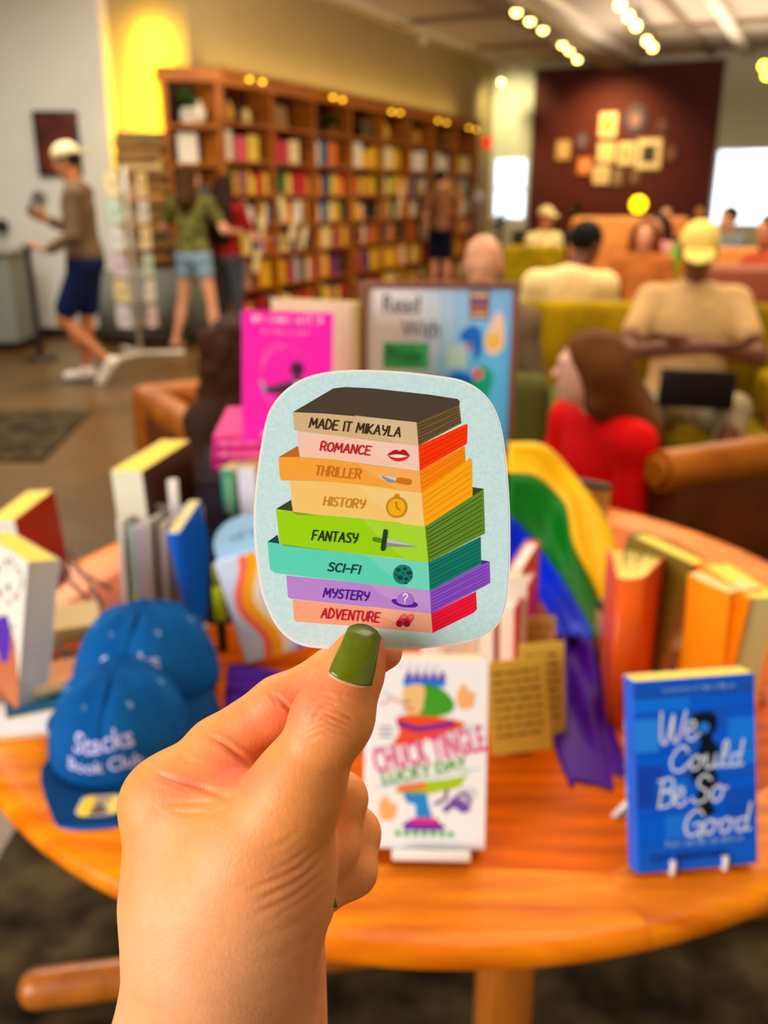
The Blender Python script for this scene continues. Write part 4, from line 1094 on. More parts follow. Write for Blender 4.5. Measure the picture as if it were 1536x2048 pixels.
for k in range(3): A.rect(.012,.132-.005*k,.026,.134-.005*k,(150,150,156),3); A.rect(.1,.066-.004*k,.118,.0675-.004*k,(176,170,184),3)
rt=rad(13.5)
A.stroke([(.008,.109),(.122,.138)],.0012,(120,190,150),3); A.stroke([(.008,.066),(.122,.09)],.0012,(130,190,210),3)
A.text('CHUCK TINGLE',.009,.082,.039,pk,6,bold=.0006,rot=rt,sx=.405,spacing=1.1); A.text('LUCKY DAY',.016,.0695,.0175,gr,6,bold=.0004,rot=rt,sx=.98)
face_art(b,A)
e=thing('acrylic_book_stand','clear acrylic stand with a front lip under the white pink-titled book','book stand'); put(e,M2)
mb=MB(); mb.rbox((.028,-.016,-.006),(.112,.032,-.0015),.0018); mb.build('shelf_plate',clear,e)
mb=MB(); mb.rbox((.028,-.020,-.006),(.112,-.014,.006),.0024); mb.build('front_lip',mat('frosted_acrylic_edge',(240,236,232),.25,.5),e)
mb=MB(); mb.rbox((.03,.028,-.004),(.11,.032,.12),.0015); mb.build('back_plate',clear,e)

# ------------------------------------------------------------------ left of the table
def standing(label,px,py,z,yaw,lean,w,h,t,c,**k):
    return book(label,book_frame(T(px,py,z),yaw,lean),w,h,t,c,**k)
# book at the left edge, fore-edge towards the lens: local x runs away from it
def edge_on(label,fore_px,fore_py,z,dirang,w,h,t,c,lean,art=None,pages=None,**k):
    """book whose fore-edge's near lower corner sits at the pixel; cover runs away along dirang"""
    p=T(fore_px,fore_py,z); d=Vector((math.cos(dirang),math.sin(dirang),0))
    # local +x is from spine to fore-edge: -d ; origin at the spine
    base=p+d*w; yaw=math.atan2(-d.y,-d.x)
    M=book_frame(base,yaw,lean); return book(label,M,w,h,t,c,pages=pages,**k),M,w,h,t
b,M3,w,h,t=edge_on('white-paged book with collage cover at the left table edge',34,1420,TZ+.012,rad(135),.15,.212,.044,(238,232,222),rad(12),pages=page_w,top=page_y)
A=Art(); A.rect(0,0,w,h,(234,226,214),1)
for i in range(40): 
    x,y=R.uniform(.02,w-.01),R.uniform(.1,h-.01); A.disc(x,y,R.uniform(.002,.006),R.choice([(150,130,110),(250,246,236),(190,176,160),(110,96,84)]),2+i%3)
A.poly(catmull([(.05,.0),(w,.0),(w-.01,.07),(w-.03,.1),(.09,.09),(.06,.05)],4,True),(196,112,72),6); A.poly(catmull([(.06,.09),(.1,.12),(.12,.08),(.1,.05)],4,True),(90,50,170),7); A.disc(.03,.17,.016,(90,60,180),7); A.rect(.02,.02,.05,.08,(90,40,120),7)
face_art(b,A); easel('clear-white easel under the collage cover book at the left edge',M3,w,.14,clear,name='book_easel',lip=.03)
b,M4,w,h,t=edge_on('dark red book with white pages behind the collage cover book',14,1232,TZ+.05,rad(87),.15,.16,.046,(160,26,8),rad(-4),pages=page_w,top=page_y)
easel('clear easel under the dark red book at the left',M4@Matrix.Translation((0,0,0)),w,.11,clear,lip=.02)
# small booklets and clear rods between the stands
def slab(label,cpx,cpy,z,yaw,w,l,t,c,name='booklet',cat='booklet',pitch=0.0,top=None):
    o=thing(name,label,cat); o.location=T(cpx,cpy,z); o.rotation_euler=(pitch,0,yaw)
    mb=MB(); mb.rbox((-w/2,-l/2,t*.12),(w/2,l/2,t*.88),min(.001,t*.1)); mb.build('page_block',top or page_m,o)
    for z0,z1 in ((0,t*.12),(t*.88,t)): mb=MB(); mb.box((-w/2,-l/2,z0),(w/2,l/2,z1)); mb.build('cover',cmat(c),o)
    return o
slab('tan booklet lying on clear rods beside the dark red book',140,1262,TZ+.045,rad(20),.09,.07,.028,(232,202,150),pitch=rad(8))
slab('tan and coral booklet lying between the blue cap and the left edge book',108,1362,TZ+.02,rad(28),.10,.07,.014,(232,160,110))
slab('teal booklet lying under the tan and coral booklet',110,1398,TZ+.002,rad(24),.13,.09,.012,(20,90,130))
slab('pale magazine lying flat below the collage cover book',30,1424,TZ+.001,rad(10),.15,.14,.008,(236,230,236))
rack=thing('acrylic_rack','clear rod rack between the left books and the caps','rack'); rack.location=T(150,1300)
for a,bq in (((205,1215),(140,1100)),((100,1285),(150,1345)),((150,1345),(205,1225)),((60,1385),(150,1345))):
    p,q=T(*a,TZ+.01),T(*bq,TZ+.012 if bq[1]>1200 else TZ+.10); mb=MB(); mb.tube([tuple(p-rack.location),tuple(q-rack.location)],.0045,10); mb.build('rod',clear,rack)

# tall white book with a brown cover, booklet holder, blue board
b,M5,w,h,t=edge_on('tall white-spined book with dark brown cover behind the booklet holder',258,1215,TZ+.012,rad(79),.20,.245,.056,(70,34,24),rad(-2),pages=mat('page_block_ivory',(226,220,196),.8,.15,var=.05,vscale=300,stretch=(60,60,1)),top=page_y)
hol=thing('leaflet_holder','frosted plastic leaflet holder behind the blue caps','leaflet holder'); hp=T(325,1245); hol.location=hp; hol.rotation_euler=(0,0,rad(-8))
hm=mat('frosted_plastic',(226,210,200),.3,.4,trans=.35)
mb=MB(); mb.box((-.075,-.06,0),(.08,.06,.004)); mb.build('base_plate',hm,hol)
mb=MB(); mb.add([(-.075,-.06,.004),(.08,-.06,.004),(.07,-.0,.04),(-.05,-.0,.04)],[(0,1,2,3)]); o=mb.build('sloped_front',hm,hol); solidify(o,.003)
mb=MB(); mb.box((-.055,.056,.004),(.065,.06,.19)); mb.build('back_plate',hm,hol)
mb=MB(); mb.tube([(.012,.064,.10),(.012,.064,.232)],.009,12); mb.build('post',mat('white_plastic',(240,236,230),.3,.4),hol)
for i,(x,c,hh) in enumerate(((-.050,(224,216,206),.178),(-.030,(170,190,186),.165),(-.018,(206,180,200),.168),(-.006,(200,190,176),.175),(.008,(120,96,84),.172),(.020,(196,182,170),.172),(.032,(140,118,106),.174),(.043,(190,176,168),.17))):
    o=thing('leaflet','%s leaflet standing in the frosted holder, %s from the left'%(['white','pale green','lilac','cream','dark brown','beige','umber','pale taupe'][i],ords[i]),'leaflet',group='leaflets in the holder')
    o.location=hp+Vector((x,.012,.006)); o.rotation_euler=(rad(-4),0,rad(-12))
    mb=MB(); mb.box((-.0045,-.03,0),(.0045,.04,hh)); mb.build('sheet_block',cmat(c),o)
    mb=MB(); mb.box((-.0048,-.0305,.01),(.0048,-.03,.05 if i in(1,) else .02)); mb.build('edge_band',cmat((196,190,20) if i==1 else (180,130,190) if i==2 else (150,120,100)),o)
b=book('glossy bright blue book leaning against the dark riser',book_frame(T(398,1262,TZ+.005),rad(82),rad(3),rad(-9)),.11,.185,.020,(0,110,236))

# dark riser, pink books, teal and white books
ris=thing('display_riser','dark brown display riser carrying the pink books','riser',T(500,1235)); ris.rotation_euler=(0,0,rad(6))
rp=ris.location.copy(); fab=mat('dark_riser_cloth',(52,36,40),.85,.15,c2=(34,30,48),vscale=12,var=.15,bump=.4,bscale=200)
RZ=.215
mb=MB(); mb.rbox((-.085,.10,0),(.17,.34,RZ),.006); mb.build('box',fab,ris)
mb=MB(); mb.add([(-.14,-.02,0),(.16,-.02,0),(.17,.10,RZ*.96),(-.085,.10,RZ*.96)],[(0,1,2,3)]); o=mb.build('front_drape',fab,ris); solidify(o,.004)
top=TZ+RZ
ptop=lambda px,py,dz: at_z(px,py,top+dz)
for i in range(3):
    o=thing('book','hot pink book lying in the stack under the standing pink book, %s'%['lowest','middle','topmost'][i],'book',group='stack of pink books'); p=ptop(424,944,.0); o.location=p+Vector((0.002*i,0.003*i,.021*i)); o.rotation_euler=(0,0,rad(7-2*i))
    W_,L_,t_=.17,.24,.0205
    mb=MB(); mb.box((0,0,0),(W_,L_,.0025)); mb.box((0,0,t_-.0025),(W_,L_,t_)); mb.box((0,0,0),(W_,.003,t_)); mb.build('cover',cmat((244,34,150),.35,.4),o)
    mb=MB(); mb.box((.002,.003,.0025),(W_-.003,L_-.003,t_-.0025)); mb.build('page_block',page_m,o)
    A=Art(); A.scribble(.012,.006,.14,.010,(255,190,226),2); A.build('spine_print',[q for q in o.children if q.name.startswith('cover')][0],fn=lambda x,y,z:(x,-z-.0003,y))
pb=ptop(487,884,.064); M6=book_frame(pb,rad(4),rad(6),rad(2.5))
w,h=.150,.222
b=book('hot pink book with a dancing figure standing on the riser',M6,w,h,.03,(244,36,176),hard=True)
A=Art(); A.rect(0,0,w,h,(246,38,180),1); A.scribble(.014,.203,.122,.015,(255,196,236),3); A.scribble(.03,.185,.08,.008,(255,150,214),3)
for k in range(5): A.stroke(catmull([(.05,.06+.006*k),(.028,.10),(.04,.145+.004*k),(.075,.165),(.11,.15)],5),.0008,(255,110,204),2)
A.disc(.09,.128,.012,(70,40,60),4); A.rect(.085,.105,.096,.12,(80,46,64),4)
A.poly(catmull([(.04,.085),(.034,.094),(.05,.098),(.07,.104),(.085,.108),(.102,.104),(.116,.085),(.118,.05),(.108,.02),(.06,.03),(.066,.06),(.064,.082)],4,True),(66,56,72),4)
A.poly([(.086,.106),(.1,.105),(.1,.06),(.09,.05)],(206,214,240),5); A.stroke([(.036,.092),(.03,.104)],.006,(150,160,190),5); A.scribble(.03,.012,.09,.010,(255,200,236),3)
face_art(b,A)
# pale-topped book behind
b=book('thick tan book with yellow page tops standing behind the pink book',book_frame(ptop(712,900,.0)+Vector((-.17,.10,-.0)),rad(-24),rad(2)),.175,.275,.04,(206,178,140),hard=True,top=page_y)
b=book('teal and green spined book standing below the pink stack',book_frame(T(455,1098,TZ+.10),rad(-4),rad(5),rad(-3)),.022,.14,.10,(40,150,134))
A=Art(); A.rect(.006,.01,.017,.13,(120,170,110),1); face_art(b,A,'spine_print')
b=book('pale lilac book beside the teal spined book',book_frame(T(488,1098,TZ+.10),rad(-4),rad(5),rad(-3)),.03,.142,.10,(222,222,240))
bx=thing('riser_step','dark step under the teal book','riser',T(500,1180)); mb=MB(); mb.rbox((-.07,.03,0),(.10,.125,.098),.004); mb.build('box',fab,bx)

# rainbow journal with a round light-blue tag on top, and its lime marker
nb=thing('journal','pastel journal with wavy rainbow stripes leaning behind the index finger','notebook'); Mn=book_frame(T(492,1330,TZ+.004),rad(6),rad(14),rad(-14.5)); put(nb,Mn)
w,h=.125,.165
mb=MB(); mb.rbox((0,0,0),(w,.014,h),.003); mb.build('cover',cmat((206,222,246),.4),nb)
A=Art(); A.rect(.003,.003,w-.003,h-.003,(206,224,250),1)
def wavy(x0,wd,col,amp=.012,l=2,y0=.006,y1=.158):
    pts=[(x0+amp*math.sin(6.3*(y-y0)/(y1-y0)*1.15+.6),y) for y in [y0+(y1-y0)*i/24 for i in range(25)]]; A.stroke(pts,wd,col,l)
wavy(.030,.013,(252,112,84)); wavy(.044,.016,(250,172,14)); wavy(.058,.010,(240,226,196)); wavy(.068,.011,(196,214,250)); wavy(.080,.012,(128,112,226)); wavy(.092,.011,(214,120,236)); wavy(.105,.010,(150,200,240))
face_art(nb,A)
tg=thing('round_label','rounded light blue label standing up behind the rainbow journal','sign'); put(tg,Mn)
mb=MB(); pts=[(.004,.15)]+[(.055+.051*math.cos(math.pi-math.pi*k/16),.18+.040*math.sin(math.pi*k/16)) for k in range(17)]+[(.106,.15)]
mb.prism(pts,.015,.019,0,Matrix(((1,0,0,0),(0,0,1,0),(0,1,0,0),(0,0,0,1)))); mb.build('card',cmat((160,204,236),.3),tg)
A=Art(); A.scribble(.032,.186,.05,.012,(110,160,200),2); A.build('label_print',tg,fn=lambda x,y,z:(x,.0146-z,y))
mk=thing('marker_pen','lime green marker standing beside the rainbow journal','pen',T(447,1300)); mk.rotation_euler=(rad(-8),rad(-3),0)
mb=MB(); mb.lathe([(.007,0),(.008,.002),(.008,.05),(.007,.052)],16); mb.build('barrel',cmat((40,44,20),.4),mk)
mb=MB(); mb.lathe([(.0085,.05),(.009,.053),(.009,.10),(.008,.104)],16); mb.build('cap',cmat((196,222,10),.35),mk)
mb=MB(); mb.lathe([(.006,.104),(.006,.14),(.004,.142)],12); mb.build('tail',cmat((150,160,10),.35),mk)

# ------------------------------------------------------------------ poster in a wooden frame
fr=thing('framed_poster','wood-framed poster reading Read With Pride standing at the back of the table','sign'); Mp=book_frame(at_y(722,1055,1.86),rad(-3),rad(3.0)); Mp.translation.z=TZ; put(fr,Mp)
w,h=.326,.515; fwid=.014
fm=mat('walnut_frame',(124,74,52),.4,.4,var=.1,vscale=6)
for nm,a,bq in (('left',(0,0,0),(fwid,.02,h)),('right',(w-fwid,0,0),(w,.02,h)),('top',(fwid,0,h-fwid),(w-fwid,.02,h)),('bottom',(fwid,0,0),(w-fwid,.02,fwid))):
    mb=MB(); mb.rbox(a,bq,.002); mb.build('frame_rail',fm,fr)
mb=MB(); mb.box((fwid,.014,fwid),(w-fwid,.018,h-fwid)); bk=mb.build('backing',cmat((60,40,30)),fr)
mb=MB(); mb.box((w/2-.03,.02,.0),(w/2+.03,.022,.3)); mb.build('strut',fm,fr)
A=Art(.0004); x0,x1,y0,y1=fwid,w-fwid,fwid,h-fwid
nx,ny=10,14                                  # soft printed wash of blues and white
def wash(u,v):
    a=np.array((252,250,255)); b_=np.array((100,200,255)); c_=np.array((180,194,255)); k=1/(1+math.exp(-(u-.42+.18*math.sin(5*v))*9)); col=a*(1-k)+b_*k
    t=max(0,v-.75)*2.2*k; col=col*(1-t)+c_*t; return tuple(col)
for i in range(nx):
    for j in range(ny):
        A.rect(x0+(x1-x0)*i/nx,y0+(y1-y0)*j/ny,x0+(x1-x0)*(i+1)/nx,y0+(y1-y0)*(j+1)/ny,wash((i+.5)/nx,(j+.5)/ny),1)
ink=(70,84,92)
A.text('Read',.044,h-.064,.054,ink,4,bold=.0004,sx=.74); A.text('With',.086,h-.113,.052,ink,4,bold=.0004,sx=.74)
A.rect(.047,h-.178,.142,h-.124,(70,200,120),3); A.text('Pride',.052,h-.167,.050,(30,100,60),4,bold=.0004,sx=.72)
A.rect(.225,h-.075,.265,h-.018,(110,70,60),3)
for k in range(4): A.rect(.228,h-.070+.013*k,.262,h-.062+.013*k,[(230,190,150),(200,120,90),(160,110,160),(240,210,170)][k],4)
A.poly(catmull([(.262,h-.1),(.282,h-.06),(.296,h-.075),(.298,h-.13),(.275,h-.15),(.258,h-.13)],4,True),(250,214,190),3); A.disc(.276,h-.118,.016,(250,205,80),4)
A.poly(catmull([(.205,h-.112),(.228,h-.088),(.25,h-.1),(.252,h-.14),(.24,h-.16),(.232,h-.13)],4,True),(30,120,220),3); A.disc(.226,h-.13,.007,(200,110,190),5)
A.rect(.18,h-.175,.222,h-.128,(190,230,220),4)
A.poly(catmull([(.178,h-.205),(.195,h-.185),(.225,h-.188),(.236,h-.2),(.21,h-.215)],4,True),(20,110,226),5); A.poly(catmull([(.2,h-.24),(.225,h-.2),(.25,h-.17),(.278,h-.19),(.268,h-.23),(.235,h-.28),(.212,h-.28)],4,True),(20,180,140),4)
A.disc(.246,h-.187,.012,(240,150,150),6); A.disc(.246,h-.187,.006,(220,40,50),7); A.disc(.165,h-.213,.012,(250,180,60),5); A.disc(.185,h-.222,.012,(250,130,80),5)
for k,c in enumerate(((230,50,60),(250,150,40),(250,220,60),(60,180,90),(50,110,220),(140,70,180))): A.rect(x0+.03,y0+.03+.012*k,x1-.03,y0+.042+.012*k,c,3)
A.build('poster_print',bk,fn=lambda x,y,z:(x,.0135-z,y),rough=.35)
# ------------------------------------------------------------------ rainbow flag draped down from the back of the table
def flag():
    fl=thing('rainbow_flag','satin rainbow flag draped down over the back of the table','flag',T(1180,1500))
    def curve(pts,n=28):
        P=catmull([tuple(at_y(px,py,y)) for px,py,y in pts],8); Q=np.array(P); s=np.r_[0,np.cumsum(np.linalg.norm(np.diff(Q,axis=0),axis=1))]; t=np.linspace(0,s[-1],n)
        return np.stack([np.interp(t,s,Q[:,i]) for i in range(3)],1)
    c0=curve([(1015,884,1.66),(1085,888,1.68),(1132,930,1.68),(1195,1010,1.62),(1230,1080,1.55),(1228,1150,1.46),(1216,1238,1.38)])
    c1=curve([(1015,945,1.60),(1070,950,1.61),(1112,985,1.60),(1134,1015,1.56),(1144,1085,1.48),(1180,1160,1.42),(1214,1242,1.37)])
    c2=curve([(1015,1028,1.52),(1050,1060,1.52),(1090,1112,1.48),(1122,1155,1.40),(1152,1205,1.32),(1178,1250,1.26),(1184,1282,1.22)])
    c3=curve([(1000,1150,1.46),(1040,1160,1.45),(1072,1190,1.42),(1096,1225,1.34),(1108,1250,1.27),(1114,1262,1.23),(1115,1268,1.22)])
    c4=curve([(1115,1268,1.22),(1112,1330,1.17),(1112,1420,1.08),(1108,1490,1.01),(1122,1540,.965),(1140,1592,.918)])
    c5=curve([(1184,1282,1.22),(1206,1360,1.14),(1224,1440,1.06),(1240,1510,1.0),(1250,1550,.96),(1254,1572,.935)])
    def strip(name,a,b,col,folds,n=14,amp=.006):
        P=[]
        for i in range(len(a)):
            row=[]
            for j in range(n+1):
                t=j/n; p=a[i]*(1-t)+b[i]*t
                wv=amp*(math.sin(folds*t*math.pi+i*.09)+.5*math.sin(folds*1.7*t*math.pi-i*.16+1))*math.sin(math.pi*t)**.5
                row.append((p[0]+wv*.3-fl.location.x,p[1]-wv*.9-fl.location.y,max(p[2]+wv*.5,TZ+.003)-fl.location.z))
            P.append(row)
        mb=MB(); mb.grid(P); o=mb.build(name,mat('satin_%s'%name.split('_')[0],col,.5,.15,var=.05,vscale=8),fl); solidify(o,.0008); return o
    strip('yellow_stripe',c0,c1,(246,186,8),2,amp=.008); strip('green_stripe',c1,c2,(0,104,18),2,amp=.007); strip('blue_stripe',c2,c3,(0,40,206),3,amp=.012); strip('purple_stripe',c4,c5,(66,2,134),3.2,20,amp=.016)
    # the gathered end lies on the table
    a=np.array([tuple(T(x,y,TZ+.004)) for x,y in ((1138,1590),(1180,1588),(1225,1578),(1254,1570))]); 
    # purple tail spread at the left of the display
    e0=curve([(440,1345,1.06),(500,1352,1.06),(580,1360,1.06),(690,1368,1.05)]); e1=curve([(452,1262,1.19),(520,1275,1.18),(600,1290,1.16),(700,1300,1.15)])
    e0[:,2]=TZ+.004; e1[:,2]=TZ+.02
    strip('purple_tail',e0,e1,(56,6,110),4,amp=.006)
flag()
# riser under the flag
r2=thing('display_riser','dark riser hidden under the rainbow flag','riser',(0.28,1.70,TZ)); mb=MB(); mb.rbox((-.14,-.02,0),(.05,.12,.18),.006); mb.build('box',fab,r2)

# red and white books, kraft note cards
for (x,y,th,c,hh,lbl) in ((948,1412,70,(236,214,200),.15,'cream-paged book standing behind the white pink-titled book'),(990,1416,69,(220,16,48),.158,'red-covered book standing beside the kraft note cards')):
    edge_on(lbl,x,y,TZ,rad(th),.13,hh,.027,c,rad(-2),pages=mat('page_block_cream',(238,222,196),.8,.15,var=.05),top=page_w,hard=True)
edge_on('second red book rising behind the red-covered one',1012,1330,TZ+.02,rad(69),.12,.155,.022,(206,14,44),rad(-2),pages=page_w,top=page_w,hard=True)
b=book('white book with a magenta corner behind the pink-titled book',book_frame(T(850,1420),rad(2),rad(10)),.14,.19,.03,(240,222,206),hard=True)
A=Art(); A.rect(0,0,.14,.19,(240,224,206),1); A.rect(.012,.145,.062,.183,(232,22,132),2); A.rect(.02,.05,.12,.11,(226,190,160),2); A.scribble(.03,.07,.07,.016,(180,60,90),3); face_art(b,A)
for i,(x,y,dx,w,h,c,l) in enumerate(((984,1512,0,.078,.125,(222,178,62),'front kraft note card with typed lines, nearest the white book'),(1046,1484,0,.060,.128,(224,184,72),'middle kraft note card with typed lines peeking out behind the front one'),(1046,1372,.0,.05,.09,(204,168,84),'small rear kraft note card above the other two'))):
    k=thing('note_card',l,'card',group='kraft note cards'); Mk=book_frame(T(x,y,TZ+(.002 if i<2 else .03))+Vector((0,.012*i,0)),rad(4),rad(10-2*i),rad(-5+2*i)); put(k,Mk)
    mb=MB(); mb.box((0,0,0),(w,.002,h)); mb.build('card',cmat(c,.7,.2),k)
    A=Art(); n=8 if i<2 else 5
    for q in range(n):
        yq=h-.018-q*(h-.03)/n; x_=.008
        while x_<w-.012:
            l_=R.uniform(.006,.016); A.rect(x_,yq,min(x_+l_,w-.008),yq+.0034,(110,80,14),2); x_+=l_+.003
    face_art(k,A,'typed_lines')
    if i<2:
        mb=MB(); mb.box((w*.3,.002,0),(w*.7,.05,.002)); mb.build('foot',cmat(c,.7,.2),k)

# ------------------------------------------------------------------ right of the table
# orange book standing part open, spine to the lens
fb=thing('open_book','orange book standing fanned open with its spine towards the lens','book',T(1240,1452)); fb.rotation_euler=(rad(-3),0,rad(8))
h=.215; st=.036
om=cmat((236,92,6),.4,.4)
mb=MB(); n=8; pts=[(-st/2+st*k/n,-.006*math.sin(math.pi*k/n)) for k in range(n+1)]
for lay in (0,): mb.grid([[(x,y,0) for x,y in pts],[(x,y,h) for x,y in pts]])
o=mb.build('spine',om,fb); solidify(o,.002)
for s_,nm in ((-1,'left'),(1,'right')):
    mb=MB(); a=rad(50) if s_>0 else rad(74); d=(math.cos(a)*1.0,math.sin(a)); mb.add([(s_*st/2,0,0),(s_*st/2+d[0]*.13,d[1]*.13,0),(s_*st/2+d[0]*.13,d[1]*.13,h),(s_*st/2,0,h)],[(0,1,2,3)]); o=mb.build('cover_board',om,fb); solidify(o,.0022)
mb=MB(); 
for i in range(15):
    t=i/14; x0=-.014+.028*t; a=rad(73-22*t+R.uniform(-1,1)); d=Vector((math.cos(a),math.sin(a),0)); q=Vector((-d.y,d.x,0))*.0012
    p=Vector((x0,.002,0)); e=p+d*.122
    mb.add([tuple(p-q),tuple(e-q),tuple(e+q),tuple(p+q)]+[tuple(v+Vector((0,0,h-.004))) for v in (p-q,e-q,e+q,p+q)],[(0,1,2,3),(7,6,5,4),(0,4,5,1),(1,5,6,2),(2,6,7,3),(3,7,4,0)])
mb.build('pages',mat('cream_pages',(244,222,120),.8,.15,var=.08,vscale=60),fb)
A=Art(); 
for k in range(10): A.rect(-.004,.03+.0045*k,.004,.0325+.0045*k,(170,56,6),2)
A.build('spine_print',fb,fn=lambda x,y,z:(x,-.0075-z,y))
# cream-paged book, olive cover, leaning at the back right
def lying(label,near,far_,zn,zf,w,h,t,c,pages=None):
    pass
def open_leaning(label,pa,pb,za,zb,depthdir,h,t,c,c2=None,top=page_y):
    """book standing with its top edge running from pixel pa to pb (left to right)"""
    A_=at_z(pa[0],pa[1],za); B_=at_z(pb[0],pb[1],zb); x=(B_-A_); w=x.length; x.normalize()
    up=Vector((0,0,1)); up=(up-x*up.dot(x)).normalized(); n=up.cross(x)*-1.0   # n points away
    if n.y<0: n=-n
    up=(up*math.cos(depthdir)+n*math.sin(depthdir)).normalized(); n=(n-up*n.dot(up)).normalized()
    M=frame(A_-up*h,x,n,up); return book(label,M,w,h,t,c,top=top,hard=True),M,w
b,M7,w7=open_leaning('olive-covered book with cream page tops at the back right of the table',(1256,1068),(1384,1128),TZ+.225,TZ+.215,rad(8),.20,.045,(120,96,14))
easel('white wire easel under the olive-covered book',M7@Matrix.Translation((0,0,.045)),w7,.12)
b,M8,w8=open_leaning('orange book with a small emblem on its spine at the right table edge',(1396,1124),(1500,1196),TZ+.215,TZ+.212,rad(4),.205,.05,(250,138,8))
A=Art(); A.rect(.0,.0,w8,.205,(248,134,6),1); A.poly(catmull([(.02,.03),(.06,.08),(.05,.14),(.015,.11)],4,True),(236,112,8),2); face_art(b,A)
# spine turned to the lens at the right border
s8=book('orange spine with a small red sun emblem facing the lens at the right border',book_frame(M8@Vector((w8,.0,.0)),rad(20),rad(4)),.05,.205,.08,(252,150,14))
A=Art(); A.disc(.018,.182,.0065,(214,70,30),2); A.disc(.018,.182,.003,(120,40,20),3); A.rect(.010,.03,.028,.15,(240,120,10),1); face_art(s8,A,'spine_print')
b=slab('tan book lying tilted on an easel behind the blue book',1385,1255,TZ+.10,rad(-28),.15,.085,.02,(216,174,104),pitch=rad(38))
slab('navy-edged book under the tan tilted book',1395,1215,TZ+.115,rad(-28),.15,.06,.012,(40,34,60),pitch=rad(38))
slab('rolled yellow booklet behind the fanned orange book',1352,1195,TZ+.10,rad(-14),.09,.06,.024,(250,190,30),pitch=rad(20))
slab('cream rolled paper behind the rolled yellow booklet',1355,1165,TZ+.12,rad(-14),.08,.06,.02,(236,214,200),pitch=rad(20))
for i,(x,y,l) in enumerate(((1418,1385,'white wire easel standing behind the blue book, left one'),(1488,1400,'white wire easel standing behind the blue book, right one'))):
    p=T(x,y); e=thing('book_easel',l,'book stand',p,group='white easels at the right'); r=.0045; hh=.085 if i==0 else .055
    for q in ((-.05,.0),(.028,-.004),(.0,.05)): 
        mb=MB(); mb.tube([(q[0],q[1],.004),(0,.01,hh)],r,10); mb.build('leg',whitewire,e)
    mb=MB(); mb.ball((0,.01,hh),.0075,12); mb.build('joint',cmat((206,160,140),.4),e)
e=thing('clear_rod','amber-tinted clear rod beside the tan tilted book','rod',T(1370,1290,TZ+.035)); mb=MB(); mb.tube([(-.03,.0,.02),(.025,-.012,.0)],.007,12); mb.build('rod',mat('amber_rod',(236,190,110),.1,.5,trans=.5),e)
slab('green paper lying on the table beside the fanned orange book',1330,1325,TZ,rad(10),.06,.05,.004,(20,110,30))
slab('navy paper lying on the table behind the blue book',1330,1350,TZ,rad(-5),.08,.05,.005,(30,50,70))
slab('dark green notebook standing between the flag and the orange book',1208,1330,TZ,rad(10),.02,.05,.10,(20,60,24))
# gold-edged black notebook near the girl
slab('black notebook with a gold edge standing at the back table rim behind the flag',1180,1040,TZ,rad(-38),.075,.022,.088,(24,20,18),top=mat('gold_edge',(200,160,80),.4,.4))

